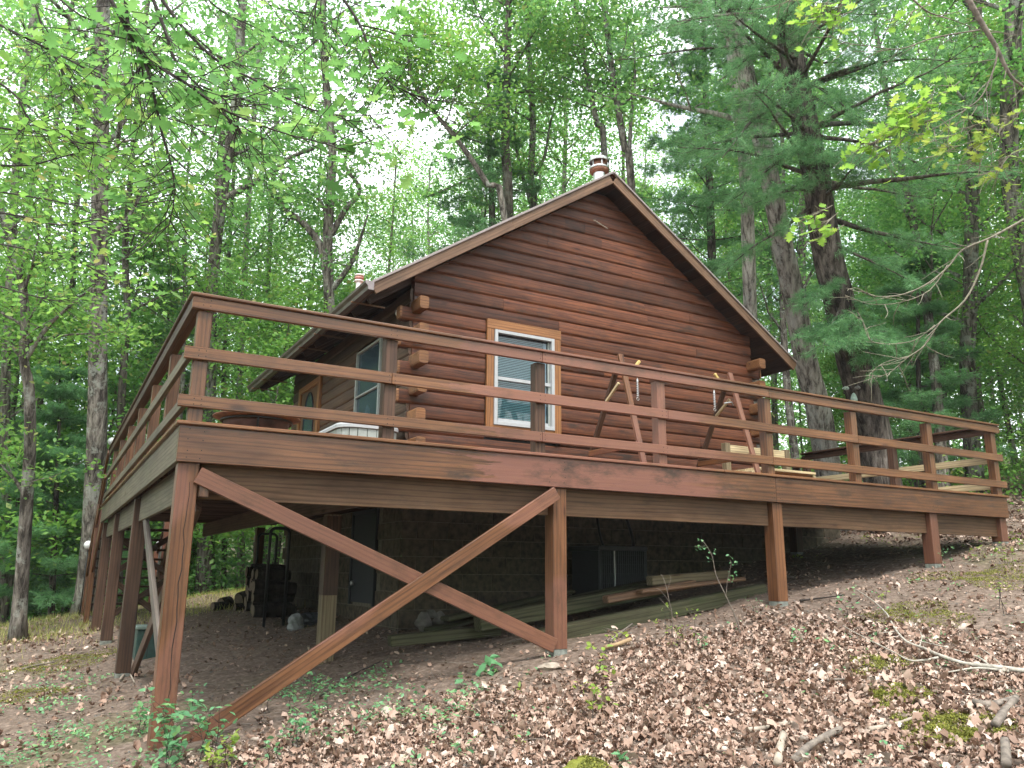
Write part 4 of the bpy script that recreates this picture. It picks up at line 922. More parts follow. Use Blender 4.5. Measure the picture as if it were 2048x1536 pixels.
# ================================================================== VEGETATION
def px_r(w, d): return w*.5*d/F_PX
def jit(v, s): return Vector((v.x+random.gauss(0, s), v.y+random.gauss(0, s), v.z+random.gauss(0, s)))
def branch_path(p, d, L, n=6, curl=.25, sag=0.0):
    pts = [p.copy()]; d = d.normalized()
    for i in range(n):
        d = (d+Vector((random.gauss(0, curl), random.gauss(0, curl), random.gauss(0, curl)*.6+sag))*.5).normalized(); pts.append(pts[-1]+d*(L/n))
    return pts
def tree_parts(trunk, r0_, r1_, lo, nl, Lr, csz, nleaf, lsize, mat, el=(15, 50), seed=0, sub=4, tmpl=T_DIAM, limbs=None, cdens=1.0, up_dir=(0, 0, 1)):
    """returns trunk (V,F) with limbs and list of clump points"""
    random.seed(seed); tp = smooth_path(trunk, 3); n = len(tp)
    rad = [r0_+(r1_-r0_)*(i/(n-1))**.8 for i in range(n)]; rad[0] *= 1.5; rad[1] *= 1.12
    V, Fc = tube_vf(tp, rad, 14, wob=.045, ph=seed)
    C = []
    def limb(p, d, L, r):
        pts = branch_path(p, d, L, 6, .22, .03); rr = [r*(1-.85*i/6) for i in range(7)]
        tube_vf(pts, rr, 6, V, Fc, cap=False)
        for j in range(sub):
            k = random.randint(2, 6); dd = (pts[k]-pts[k-1]).normalized(); ax = Vector((random.gauss(0, 1), random.gauss(0, 1), random.gauss(0, .5)))
            sd2 = (dd*.6+ax.normalized()*.8); sp = branch_path(pts[k], sd2, L*random.uniform(.25, .5), 4, .3)
            tube_vf(sp, [max(.006, rr[k]*.6)*(1-.2*i) for i in range(5)], 4, V, Fc, cap=False); C.extend(sp[1:])
        C.extend(pts[3:])
    for i in range(nl):
        f = lo+(1-lo)*(i+random.random()*.6)/nl; idx = min(int(f*(n-1)), n-2); p = tp[idx].lerp(tp[idx+1], f*(n-1)-idx)
        az = i*2.399+random.uniform(-.4, .4); e = math.radians(random.uniform(*el)+18*f)
        L = Lr*(1-.55*((f-lo)/(1-lo)))*random.uniform(.7, 1.15)
        limb(p, Vector((math.cos(az)*math.cos(e), math.sin(az)*math.cos(e), math.sin(e))), L, rad[idx]*random.uniform(.28, .42))
    LM = []
    for lp in (limbs or []):
        V2, F2 = [], []; LM.append((V2, F2)); pts = smooth_path(lp[0], 3); rr = [lp[1]*(1-.75*i/(len(pts)-1)) for i in range(len(pts))]; tube_vf(pts, rr, 7, V2, F2, cap=False)
        for k in range(len(pts)//3, len(pts)):
            sp = branch_path(pts[k], Vector((random.gauss(0, 1), random.gauss(0, 1), random.gauss(.2, .6))), random.uniform(.5, 1.3), 4, .3)
            tube_vf(sp, [rr[k]*.35*(1-.2*i) for i in range(5)], 4, V2, F2, cap=False); C.extend(sp[1:])
    for i in range(3): C.append(tp[-1]+Vector((random.gauss(0, .4), random.gauss(0, .4), random.uniform(0, .8))))
    C = np.array([tuple(c) for c in C]); keep = rng.uniform(0, 1, len(C)) < cdens; C = C[keep]
    nleaf = int(nleaf*1.75); C = C[rng.uniform(0, 1, len(C)) < .62]; tilt = np.repeat(rng.normal(size=(len(C), 2))*.25, nleaf, 0); G3 = rng.normal(size=(len(C)*nleaf, 3))*np.array([csz*.85, csz*.85, csz*.2]); G3[:, 2] += G3[:, 0]*tilt[:, 0]+G3[:, 1]*tilt[:, 1]-.35*(G3[:, 0]**2+G3[:, 1]**2); P = np.repeat(C, nleaf, 0)+G3
    cm = scatter_mesh('crown', P, rng.uniform(.6, 1.15, len(P))*lsize*.95, mat, tmpl, .6)
    return V, Fc, cm, LM
def plant_tree(name, label, trunk, r0_, r1_, bark, group=None, cat='tree', **kw):
    p0 = Vector((trunk[0][0], trunk[0][1], gz(trunk[0][0], trunk[0][1])-.15)); tr = [p0]+[Vector(p) for p in trunk[1:]]
    if kw.get('limbs'): kw['limbs'] = [([q-p0 for q in lp[0]], lp[1]) for lp in kw['limbs']]
    V, Fc, cm, LM = tree_parts([t-p0 for t in tr], r0_, r1_, **kw)
    root = thing(name, label, cat, p0, group)
    put('trunk', pmesh('trunk', V, Fc, bark, True), root, Matrix.Translation(p0)); put('crown', cm, root, Matrix.Translation(p0))
    for V2, F2 in LM: put('limb', pmesh('limb', V2, F2, bark, True), root, Matrix.Translation(p0))
    return root
def pxt(pts, d): return [at(u, v, dd if (dd := (w[0] if w else d)) else d) for u, v, *w in pts]
def up_ext(tr, H):
    a, b = tr[-2], tr[-1]; d = (b-a).normalized(); return tr+[b+(d+Vector((0, 0, .3)))*(H*.5), b+(d*.6+Vector((0, 0, .8)))*H]
# --- named trees (trunk line given at its own distance)
d = 16; plant_tree('oak_tree', 'tall straight grey-barked oak, thickest trunk left of the deck', up_ext(pxt([(172, 1245), (188, 1000), (196, 750), (198, 480), (202, 250), (206, 40)], d), 5), px_r(44, d), px_r(20, d), B_GREY, lo=.42, nl=17, Lr=3.6, csz=.42, nleaf=26, lsize=.13, mat=M_LEAF, seed=1)
d = 12.5; plant_tree('oak_tree', 'slim crooked lichen-spotted tree at the left edge forking low', pxt([(42, 1245), (50, 1050), (60, 900), (58, 780), (48, 720), (50, 620), (35, 520), (10, 450)], d)+[at(-20, 330, d), at(-30, 150, d)], px_r(27, d), px_r(10, d), B_GREY, lo=.45, nl=9, Lr=2.2, csz=.35, nleaf=24, lsize=.11, mat=M_LEAFY, seed=2,
    limbs=[(pxt([(50, 720), (90, 660), (130, 620), (190, 570)], d), .045), (pxt([(48, 720), (20, 690), (-10, 670)], d), .04), (pxt([(55, 1000), (30, 960), (0, 930)], d), .04)])
d = 21; plant_tree('oak_tree', 'forked grey oak rising behind the left rail with one limb reaching right', up_ext(pxt([(410, 1190), (418, 800), (425, 560), (440, 420), (455, 320), (472, 200), (482, 60)], d), 4), px_r(27, d), px_r(15, d), B_GREY, lo=.5, nl=13, Lr=3.4, csz=.5, nleaf=22, lsize=.15, mat=M_LEAF, seed=3,
    limbs=[(pxt([(443, 400), (490, 375), (545, 345), (580, 315), (640, 290), (700, 240)], d), .1)])
d = 20; plant_tree('oak_tree', 'oak with winding dark limbs directly left of the cabin roof', up_ext(pxt([(672, 1180), (668, 800), (660, 640), (655, 500), (660, 400), (665, 300), (655, 200)], d), 3), px_r(27, d), px_r(12, d), B_GREY, lo=.68, nl=9, Lr=3, csz=.5, nleaf=20, lsize=.15, mat=M_LEAF, seed=4,
    limbs=[(pxt([(655, 560), (640, 490), (600, 440), (570, 420), (560, 390), (562, 345)], d), .11), (pxt([(662, 470), (690, 420), (720, 380), (690, 330), (700, 290)], d), .085), (pxt([(655, 590), (700, 530), (720, 480), (735, 430)], d), .085), (pxt([(655, 440), (640, 400), (610, 380), (590, 375)], d), .05)])
d = 19; plant_tree('tulip_tree', 'thin dark-stemmed tree just right of the thick left oak', up_ext(pxt([(245, 1180), (240, 900), (245, 760), (255, 620), (250, 500), (262, 350)], d), 5), px_r(18, d), px_r(9, d), B_DARK, lo=.4, nl=12, Lr=2.8, csz=.45, nleaf=20, lsize=.14, mat=M_LEAFY, seed=5)
d = 22; plant_tree('white_pine', 'dark pine-like trunk rising highest behind the left roof slope', up_ext(pxt([(1018, 1150), (1017, 420), (1010, 300), (1013, 180), (1016, 60)], d), 4), px_r(24, d), px_r(9, d), B_DARK, lo=.48, nl=21, Lr=3.4, csz=.46, nleaf=22, lsize=.15, mat=M_LEAF, seed=6, el=(-5, 30),
    limbs=[(pxt([(1012, 345), (960, 350), (900, 375), (850, 395)], d), .05), (pxt([(1012, 300), (960, 285), (920, 270)], d), .04)])
d = 20; plant_tree('oak_tree', 'oak trunk leaning left behind the middle of the left roof slope', up_ext(pxt([(1060, 1150), (1010, 440), (975, 370), (930, 300), (890, 250), (860, 215)], d), 1.5), px_r(16, d), px_r(5, d), B_GREY, lo=.5, nl=17, Lr=2.6, csz=.45, nleaf=22, lsize=.15, mat=M_LEAFY, seed=7)
d = 23; plant_tree('maple_tree', 'pale twin-limbed tree just left of the chimney', up_ext(pxt([(1085, 1150), (1068, 430), (1062, 360), (1066, 250), (1060, 150)], d), 4), px_r(19, d), px_r(8, d), B_GREY, lo=.48, nl=18, Lr=2.8, csz=.45, nleaf=20, lsize=.15, mat=M_LEAFY, seed=8,
    limbs=[(pxt([(1070, 350), (1090, 310), (1100, 250), (1125, 150)], d), .06), (pxt([(1066, 420), (1040, 330), (1028, 260), (1035, 200)], d), .07)])
d = 21; plant_tree('oak_tree', 'slender tree rising right behind the metal chimney', up_ext(pxt([(1225, 1150), (1210, 330), (1195, 250), (1180, 180)], d), 4), px_r(15, d), px_r(8, d), B_GREY, lo=.48, nl=17, Lr=2.6, csz=.45, nleaf=20, lsize=.15, mat=M_LEAFY, seed=9)
d = 20; plant_tree('oak_tree', 'slender forked tree behind the top of the right roof slope', up_ext(pxt([(1290, 1150), (1262, 370), (1250, 300), (1235, 210), (1222, 120)], d), 4), px_r(18, d), px_r(9, d), B_GREY, lo=.48, nl=17, Lr=2.8, csz=.45, nleaf=20, lsize=.15, mat=M_LEAF, seed=10, limbs=[(pxt([(1258, 330), (1262, 240), (1270, 150), (1266, 60)], d), .06)])
d = 14.6; plant_tree('hickory_tree', 'pale shaggy-barked leaning trunk between the cabin and the big pine', up_ext(pxt([(1665, 960), (1640, 840), (1612, 720), (1592, 620), (1568, 500), (1545, 385), (1515, 240), (1480, 90)], d), 5), px_r(52, d), px_r(30, d), B_SHAG, lo=.62, nl=11, Lr=3.0, csz=.42, nleaf=20, lsize=.13, mat=M_LEAF, seed=11)
d = 17.5; plant_tree('oak_tree', 'straight grey trunk behind the right end of the deck', up_ext(pxt([(1945, 960), (1938, 800), (1935, 700), (1940, 600), (1945, 400), (1950, 200)], d), 5), px_r(32, d), px_r(22, d), B_GREY, lo=.3, nl=16, Lr=3.2, csz=.45, nleaf=22, lsize=.14, mat=M_LEAF, seed=12)
d = 15.5; plant_tree('oak_tree', 'thick leaning trunk at the right edge of the photo', up_ext(pxt([(2120, 960), (2085, 720), (2055, 560), (2030, 430), (2018, 300), (2020, 150), (2030, 20)], d), 5), px_r(38, d), px_r(30, d), B_GREY, lo=.45, nl=12, Lr=3.0, csz=.42, nleaf=22, lsize=.13, mat=M_LEAF, seed=13)
d = 17; plant_tree('oak_tree', 'pale trunk showing among pine needles left of the big pine top', up_ext(pxt([(1510, 960), (1500, 600), (1490, 330), (1470, 150), (1460, 20)], d), 4), px_r(28, d), px_r(22, d), B_SHAG, lo=.6, nl=9, Lr=2.8, csz=.45, nleaf=18, lsize=.14, mat=M_LEAF, seed=14)
for i, (u, d, w, bk, lb) in enumerate(((420, 24, 17, B_DARK, 'leaning dark trunk leftmost in the gap below the deck'), (450, 26, 11, B_DARK, 'thin dark trunk beside the leaning one in the gap below the deck'), (483, 25, 16, B_SHAG, 'pale trunk in the middle of the gap below the deck'), (530, 27, 13, B_GREY, 'grey trunk seen between the black hoops below the deck'), (85, 20, 14, B_DARK, 'dark trunk between the crooked left tree and the thick oak'), (14, 17, 22, B_GREY, 'grey trunk at the bottom left corner of the woods'), (140, 22, 15, B_DARK, 'dark trunk half hidden behind the thick left oak'))):
    plant_tree('oak_tree', lb, up_ext(pxt([(u+(12 if i == 0 else 0), 1200), (u, 1050), (u-4, 800), (u+6, 560)], d), 6), px_r(w, d), px_r(w*.6, d), bk, lo=.35, nl=12, Lr=3, csz=.5, nleaf=20, lsize=.16, mat=(M_LEAF, M_LEAFY)[i % 2], seed=30+i)

# --- pines
def pine(name, label, trunk, r0_, r1_, zlo, step, Lb, per, nn, nlen, nwid, seed=0, bark=None, group=None, extra=None, droop=-.02, tw=9):
    random.seed(seed); p0 = Vector((trunk[0][0], trunk[0][1], gz(trunk[0][0], trunk[0][1])-.15)); tr = smooth_path([Vector((0, 0, 0))]+[Vector(p)-p0 for p in trunk[1:]], 4)
    n = len(tr); rad = [r0_+(r1_-r0_)*(i/(n-1)) for i in range(n)]; rad[0] *= 1.35; rad[1] *= 1.08
    root = thing(name, label, 'tree', p0, group); TM = Matrix.Translation(p0)
    V, Fc = tube_vf(tr, rad, 18, wob=.03, ph=seed); put('trunk', pmesh('trunk', V, Fc, bark or B_PINE, True), root, TM)
    ztop_ = tr[-1].z; P = []; D = []; z = zlo; ci = 0
    VB = []; FB = []
    def one(p, dv, L, r):
        V2, F2 = [], []; pts = branch_path(p, dv, L, 8, .16, droop); rr = [max(.007, r*(1-.9*i/8)) for i in range(9)]; tube_vf(pts, rr, 6, V2, F2, cap=False)
        for j in range(tw):
            k = 2+int(6.5*j/tw); k = min(k, 8); dd = (pts[k]-pts[k-1]).normalized(); side = dd.cross(Vector((0, 0, 1))).normalized()*(1 if j % 2 else -1)
            Lt = L*.38*(1-.06*k)*random.uniform(.7, 1.2); sp = branch_path(pts[k], dd*.75+side*.8+Vector((0, 0, .12)), Lt, 4, .22)
            tube_vf(sp, [.007, .006, .005, .004, .003], 3, V2, F2, cap=False)
            for q in range(1, 5):
                for _ in range(4):
                    P.append(sp[q]+Vector((random.gauss(0, .05), random.gauss(0, .05), random.gauss(0, .04)))); D.append((sp[q]-sp[q-1]).normalized()+Vector((random.gauss(0, .5), random.gauss(0, .5), random.gauss(0, .25)+.1)))
        for q in range(5, 9):
            for _ in range(2): P.append(jit(pts[q], .05)); D.append((pts[q]-pts[q-1]).normalized())
        return V2, F2
    while z < ztop_-.2:
        idx = min(range(n-1), key=lambda i: abs(tr[i].z-z)); p = tr[idx].lerp(tr[idx+1], .0); p = Vector((p.x, p.y, z))
        L0 = Lb*(1-.8*max(0, (z-zlo))/(ztop_-zlo+.01))
        for k in range(per):
            az = ci*2.1+k*2*math.pi/per+random.uniform(-.4, .4); e = random.uniform(-.05, .35)
            V2, F2 = one(p, Vector((math.cos(az)*math.cos(e), math.sin(az)*math.cos(e), math.sin(e))), L0*random.uniform(.6, 1.1), rad[idx]*.2)
            if group is None: put('branch', pmesh('branch', V2, F2, B_DARK, True), root, TM)
            else:
                b = len(VB); VB += V2; FB += [[i+b for i in f] for f in F2]
        ci += 1; z += step*random.uniform(.8, 1.2)
    for (a, b, r) in (extra or []):
        V2, F2 = one(a-p0, b-a, (b-a).length, r); put('branch', pmesh('branch', V2, F2, B_DARK, True), root, TM)
    if VB: put('branches', pmesh('branches', VB, FB, B_DARK, True), root, TM)
    put('needles', needles_mesh('needles', [tuple(p) for p in P], [tuple(d) for d in D], M_PINE, nn, nlen, nwid), root, TM); return root
d = 13.6
trk = pxt([(1772, 960), (1750, 880), (1722, 780), (1700, 690), (1672, 580), (1645, 450), (1628, 330), (1600, 200), (1580, 90), (1568, -40)], d)
trk += [trk[-1]+Vector((-.1, 0, 2.5)), trk[-1]+Vector((-.1, 0, 6))]
EX = [(at(1568, 45, d), at(1440, 190, 12.5), .05), (at(1600, 190, d), at(1395, 255, 12), .05), (at(1612, 260, d), at(1470, 420, 12.5), .05), (at(1640, 400, d), at(1470, 560, 13), .04), (at(1660, 375, d), at(2000, 340, 12.5), .06), (at(1665, 440, d), at(1900, 500, 12.5), .05), (at(1640, 250, d), at(1880, 240, 12.5), .05), (at(1605, 180, d), at(1800, 90, 12.5), .05),
      (at(1610, 120, d), at(1380, 60, 12), .05), (at(1590, 60, d), at(1300, -10, 11.5), .05), (at(1700, 650, d), at(1830, 700, 12.8), .03), (at(1700, 640, d), at(1620, 690, 12.9), .03), (at(1690, 600, d), at(1800, 620, 12.6), .03), (at(1640, 330, d), at(1760, 330, 12.2), .04), (at(1625, 300, d), at(1680, 350, 12.3), .03), (at(1680, 560, d), at(1600, 620, 12.9), .03), (at(1690, 620, d), at(1690, 700, 12.3), .025), (at(1690, 640, d), at(1740, 690, 12.2), .025), (at(1685, 600, d), at(1640, 720, 12.4), .025), (at(1700, 660, d), at(1780, 760, 12.6), .025), (at(1640, 400, d), at(1760, 300, 12), .04), (at(1620, 300, d), at(1560, 300, 12), .03), (at(1640, 380, d), at(1550, 380, 12.2), .03), (at(1650, 480, d), at(1840, 560, 12.4), .035), (at(1600, 160, d), at(1700, 210, 12), .03), (at(1590, 140, d), at(1500, 60, 12), .04)]
pine('white_pine', 'big dark-barked white pine right of the cabin with a small face on its trunk', trk, px_r(72, d), px_r(44, d)*.8, 6.0, .62, 3.6, 5, 18, .12, .0034, seed=50, extra=EX)
d = 17; pine('white_pine', 'young feathery pine at the bottom left between the grey trunks', pxt([(108, 1220), (112, 1000), (118, 850), (120, 700)], d), .07, .015, .9, .45, 2.0, 4, 13, .13, .005, seed=51)
d = 19; pine('white_pine', 'young pine behind the crooked left tree', pxt([(20, 1200), (25, 1000), (28, 820)], d), .07, .015, .8, .45, 2.3, 4, 13, .13, .005, seed=52)
d = 24; pine('white_pine', 'dark pine seen between the left rail posts', pxt([(330, 1190), (332, 900), (335, 700), (338, 520)], d), .12, .02, 1.5, .6, 2.6, 4, 12, .16, .007, seed=53)
d = 21; pine('white_pine', 'dark pine foliage behind the right roof slope', pxt([(1440, 1000), (1430, 700), (1420, 400), (1410, 150), (1405, -50)], d), .16, .04, 5.0, .65, 3.2, 4, 13, .15, .006, seed=54)
d = 22; pine('white_pine', 'pine showing behind the cabin just left of the roof peak', pxt([(990, 1000), (985, 500), (980, 300), (975, 120)], d), .13, .03, 7.0, .7, 2.6, 3, 12, .15, .006, seed=55)
d = 17; pine('white_pine', 'small feathery pine between the big pine and the straight grey trunk', pxt([(1840, 960), (1838, 800), (1836, 650), (1835, 500)], d), .07, .02, 1.0, .5, 2.0, 4, 13, .13, .005, seed=56)

# --- forest: a few kinds built once, copied tree by tree
protos = []
for i, (H, r, lo, nl, Lr, csz, nleaf, ls, mat, bk) in enumerate(((21, .17, .27, 27, 4.0, .6, 20, .17, M_LEAF, B_GREY), (19, .14, .22, 26, 3.6, .6, 20, .17, M_LEAFY, B_DARK), (23, .2, .34, 26, 4.4, .62, 20, .18, M_LEAF, B_DARK), (17, .11, .16, 26, 3.1, .55, 20, .16, M_LEAFY, B_GREY), (7, .05, .12, 19, 1.9, .4, 22, .13, M_LEAF, B_DARK), (5, .04, .08, 17, 1.6, .38, 22, .12, M_LEAFY, B_DARK))):
    random.seed(100+i); lean = random.uniform(-.06, .06)
    tr = [Vector((lean*z*(1+.3*math.sin(z*.4+i)), .25*math.sin(z*.3+i), z)) for z in np.linspace(0, H, 7)]; tr[0] = Vector((0, 0, -.3))
    V, Fc, cm, _lm = tree_parts(tr, r, r*.25, lo, nl, Lr, csz, nleaf, ls, mat, seed=100+i, el=(5, 50) if i < 4 else (0, 60)); protos.append((pmesh('trunk', V, Fc, bk, True), cm))
LB = ['grey-stemmed tree', 'yellow-green leafy tree', 'very tall tree', 'slender light green tree', 'low understorey tree', 'bushy small tree']
def forest_tree(k, x, y, s, rz):
    z = gz(x, y); az_ = math.degrees(math.atan2(x-CAM.x, y-CAM.y)); dd_ = math.hypot(x-CAM.x, y-CAM.y)
    reg = 'in the woods unseen behind the camera' if (az_ < -13 or az_ > 79) else 'left of the deck' if az_ < 6 else 'behind the left railing' if az_ < 18 else 'behind the left roof slope' if az_ < 36 else 'behind the right roof slope' if az_ < 46 else 'right of the cabin' if az_ < 56 else 'at the far right'
    lab = LB[k]+' '+('in the first rows' if dd_ < 24 else 'some way back' if dd_ < 34 else 'deep')+' in the woods '+reg.replace('in the woods ', '')
    root = thing('forest_tree' if k < 4 else 'understorey_tree', lab, 'tree', (x, y, z), 'trees of the surrounding woods' if k < 4 else 'understorey trees of the woods')
    m = Matrix.Translation((x, y, z)) @ Matrix.Rotation(rz, 4, 'Z') @ Matrix.Scale(s, 4)
    put('trunk', protos[k][0], root, m); put('crown', protos[k][1], root, m)
random.seed(77); placed = []
def ok(x, y, r):
    if -1.5 < x < 12.8 and y < 13.5: return False
    for a, b, c in placed:
        if (a-x)**2+(b-y)**2 < (r+c)**2*.25: return False
    return True
def clear(x, y):
    dd = math.hypot(x-CAM.x, y-CAM.y); a = math.degrees(math.atan2(x-CAM.x, y-CAM.y))
    return dd > 25.5 or not any(abs(a-b) < 2.6 for b in (.5, 2.5, 9.5, 16.5, 19.5))
def spread(n, az0, az1, d0, d1, kinds, r, srange, f=lambda x, y: True):
    c = 0; tries = 0
    while c < n and tries < n*60:
        tries += 1; a = math.radians(random.uniform(az0, az1)); dd = math.sqrt(random.uniform(d0*d0, d1*d1)); x = CAM.x+math.sin(a)*dd; y = CAM.y+math.cos(a)*dd
        if not ok(x, y, r) or not f(x, y): continue
        placed.append((x, y, r)); forest_tree(random.choice(kinds), x, y, random.uniform(*srange), random.uniform(0, 6.28)); c += 1
spread(20, -12, 28, 21, 34, (0, 1, 3, 3), 3.2, (.7, 1.0), clear)
spread(24, 25, 47, 24, 38, (0, 1, 3), 3.3, (.65, .95), clear)
spread(21, 46, 76, 17, 34, (0, 1, 3, 3), 3.0, (.65, 1.0))
spread(42, -14, 78, 35, 60, (0, 1, 2, 3), 4.0, (.8, 1.1))
spread(52, -14, 24, 18.5, 40, (4, 5), 1.6, (.8, 1.6))
spread(50, 46, 78, 15.5, 36, (4, 5), 1.6, (.6, 1.6))
spread(20, 24, 46, 24, 40, (4, 5), 2.2, (.9, 1.6))
spread(19, 80, 346, 11, 34, (0, 1, 2, 3), 3.6, (.75, 1.0))  # unseen rest of the woods behind the camera, added to block low sky light
spread(22, 85, 340, 10, 26, (4, 5), 2.2, (.8, 1.3))  # unseen understorey there, added for the same shading
# far woods as one mass
n = 170000; a = np.radians(rng.uniform(-180, 180, n)); dd = rng.uniform(60, 100, n); x = CAM.x+np.sin(a)*dd; y = CAM.y+np.cos(a)*dd
hgt = 13+3*np.sin(a*37)+2.5*np.sin(a*91+dd*.2); q = rng.uniform(0, 1, n)
P = np.stack([x, y, hz(x, y)+q*hgt], -1); o = put('distant_woods', scatter_mesh('distant_woods', P, rng.uniform(.4, .75, n), M_LEAF, T_DIAM, .9)); tag(o, 'far leafy woods closing the view between the trunks', 'woods', None, 'stuff')
# brushy undergrowth along the wood edge
def brush(n, az0, az1, d0, d1, hmax, ls, mat, label):
    a = np.radians(rng.uniform(az0, az1, n)); dd = rng.uniform(d0, d1, n); x = CAM.x+np.sin(a)*dd; y = CAM.y+np.cos(a)*dd
    m = ~((x > -1.2) & (x < 12.3) & (y < 13.4)); x, y = x[m], y[m]; hh = hmax*np.clip(nzf(x, y, .9, 2), .1, 1)*rng.uniform(0, 1, len(x))**1.4
    o = put('undergrowth', scatter_mesh('undergrowth', np.stack([x, y, hz(x, y)+hh], -1), rng.uniform(.6, 1.2, len(x))*ls, mat, T_DIAM, .7)); tag(o, label, 'undergrowth', None, 'stuff')
brush(46000, -14, 25, 19.5, 46, 3.4, .11, M_LEAF, 'green undergrowth beneath the trees beyond the left clearing')
brush(40000, 47, 80, 16.5, 40, 3.0, .10, M_LEAFY, 'green undergrowth on the bank right of the deck')

# --- overhanging branches close to the camera, upper left
def spray(name, label, stems, mat, lmat, nleaf, lsize, tmpl, sidefn=.35, cat='branch', r=.012, drop=-.1, seed=0, twigL=(.25, .6), ntw=2, group=None):
    random.seed(seed); o0 = Vector(stems[0][0][0]); V = []; Fc = []; LP = []
    for pts, rr in stems:
        sp = smooth_path(pts, 4); n = len(sp); rad = [max(.0022, rr*(1-.8*i/(n-1))) for i in range(n)]; tube_vf([p-o0 for p in sp], rad, 7, V, Fc)
        for k in range(2, n):
            for _ in range(ntw):
                if random.random() < .25: continue
                dd = (sp[k]-sp[k-1]).normalized(); tw = branch_path(sp[k], dd*.7+Vector((random.gauss(0, .7), random.gauss(0, .7), random.gauss(drop, .35))), random.uniform(*twigL), 4, .3)
                tube_vf([p-o0 for p in tw], [.0035, .003, .0025, .002, .0015], 4, V, Fc, cap=False)
                for q in (1, 2, 3, 4, 4):
                    if random.random() < nleaf/5: LP.append(tw[q]-o0)
    root = put(name, pmesh(name, V, Fc, mat, True), None, Matrix.Translation(o0)); tag(root, label, cat, group)
    if LP:
        P = np.array([tuple(p) for p in LP]); P = P+rng.normal(size=P.shape)*.02
        put('leaves', scatter_mesh('leaves', P, rng.uniform(.65, 1.2, len(P))*lsize, lmat, tmpl, .42, smooth=False), root, Matrix.Translation(o0))
    return root
def S_(pts, d, r): return (pxt(pts, d), r)
spray('overhanging_branch', 'leafy dark branch hanging lowest at the upper left, curving down to a bare tip', [S_([(205, -30), (255, 60), (290, 125), (310, 200), (325, 270), (345, 340), (348, 400), (338, 450)], 4.2, .012), S_([(290, 118), (370, 165), (440, 215), (520, 250), (600, 275), (680, 290)], 4.3, .010), S_([(250, -20), (258, 60), (275, 95), (290, 120)], 4.2, .012)], M_TWIG, M_LEAF, 2.2, .105, T_OAK, seed=61, ntw=2)
spray('overhanging_branch', 'branch with big lobed leaves crossing from the upper left to the middle', [S_([(295, -30), (330, 60), (350, 120), (390, 165), (460, 230), (520, 280)], 4.6, .012), S_([(310, -20), (370, 60), (440, 125), (520, 165), (580, 200), (660, 230), (740, 230)], 4.8, .012), S_([(400, 170), (450, 200), (480, 260)], 4.6, .006)], M_TWIG, M_LEAF, 2.2, .105, T_OAK, seed=62, ntw=2)
spray('overhanging_branch', 'drooping leafy branch near the top centre ending in lobed leaves', [S_([(660, -40), (720, 50), (745, 120), (775, 160), (830, 190), (900, 205)], 5.0, .010), S_([(640, -30), (630, 40), (650, 100)], 5, .006), S_([(720, 50), (790, 70), (820, 120)], 5, .006)], M_TWIG, M_LEAF, 2.2, .105, T_OAK, seed=63)
spray('overhanging_branch', 'branches with yellowish oval leaves filling the upper left corner', [S_([(-40, 30), (40, 70), (120, 110), (190, 150), (260, 200)], 6.2, .012), S_([(-40, 140), (30, 190), (60, 240), (130, 280), (200, 290)], 6.0, .010), S_([(-40, 250), (60, 262), (160, 258), (230, 240)], 6.4, .010), S_([(60, -40), (85, 60), (100, 100), (120, 130), (150, 190)], 6.5, .010), S_([(-30, 330), (60, 330), (140, 310), (220, 300), (300, 330)], 7.0, .010), S_([(-30, 420), (40, 432), (120, 450), (200, 440), (260, 455), (360, 490)], 8.0, .012)], M_TWIG, M_LEAFY, 4.2, .085, T_LEAF, seed=64, ntw=3, twigL=(.3, .8))
spray('overhanging_branch', 'spread of small leaves along thin stems at the left edge below the corner', [S_([(-40, 480), (60, 500), (150, 520), (230, 560), (300, 590)], 8.5, .010), S_([(-40, 560), (60, 590), (130, 600), (200, 560)], 8.5, .010), S_([(-20, 380), (100, 400), (220, 420), (330, 400)], 9, .010)], M_TWIG, M_LEAFY, 4.2, .09, T_LEAF, seed=65, ntw=3, twigL=(.3, .9))
spray('overhanging_branch', 'dense green spray across the top left between the two dark branches', [S_([(380, -40), (440, 20), (520, 60), (600, 110)], 7, .01), S_([(480, -40), (540, 10), (620, 30), (700, 80)], 7.4, .01), S_([(80, -40), (160, 30), (260, 60), (380, 90), (480, 130)], 7, .01), S_([(300, 230), (380, 250), (460, 300), (540, 330)], 8, .01)], M_TWIG, M_LEAF, 4.0, .09, T_OAK, seed=66, ntw=3, twigL=(.3, .8))
# --- right side: bare curling branches and bright oak leaves
spray('dead_branch', 'long bare pale branch curling in from the right edge in front of the pine', [S_([(2090, 415), (2010, 460), (1975, 478), (1925, 500), (1895, 535), (1850, 570), (1800, 590), (1750, 592), (1710, 575)], 6, .010), S_([(1895, 530), (1860, 580), (1800, 605), (1740, 608), (1690, 590)], 6, .005), S_([(1975, 480), (1960, 540), (1930, 600), (1880, 645), (1850, 690), (1815, 715), (1780, 745), (1750, 755)], 6, .009), S_([(1870, 650), (1830, 680), (1780, 688), (1740, 680), (1725, 640)], 6, .004), S_([(1820, 712), (1770, 725), (1745, 745), (1755, 765)], 6, .004)], M_TWIGP, M_LEAFB, 0, .05, T_OAK, seed=67, twigL=(.08, .28), ntw=1, r=.01)
spray('oak_branch', 'grey bare limb slanting through the top right corner', [S_([(1915, -40), (1960, 40), (1990, 90), (2020, 150), (2048, 175), (2100, 230)], 6.5, .026), S_([(1800, -30), (1850, 20), (1900, 38), (1965, 62)], 6.5, .009), S_([(1995, 95), (1990, 130), (1965, 190), (1930, 220), (1890, 245), (1850, 270)], 6.3, .008), S_([(1960, 60), (1870, 75), (1800, 98), (1740, 92), (1690, 85), (1640, 60), (1620, 40)], 6.3, .006)], M_STICK, M_LEAFB, .35, .10, T_OAK, seed=68, twigL=(.15, .4), ntw=1)
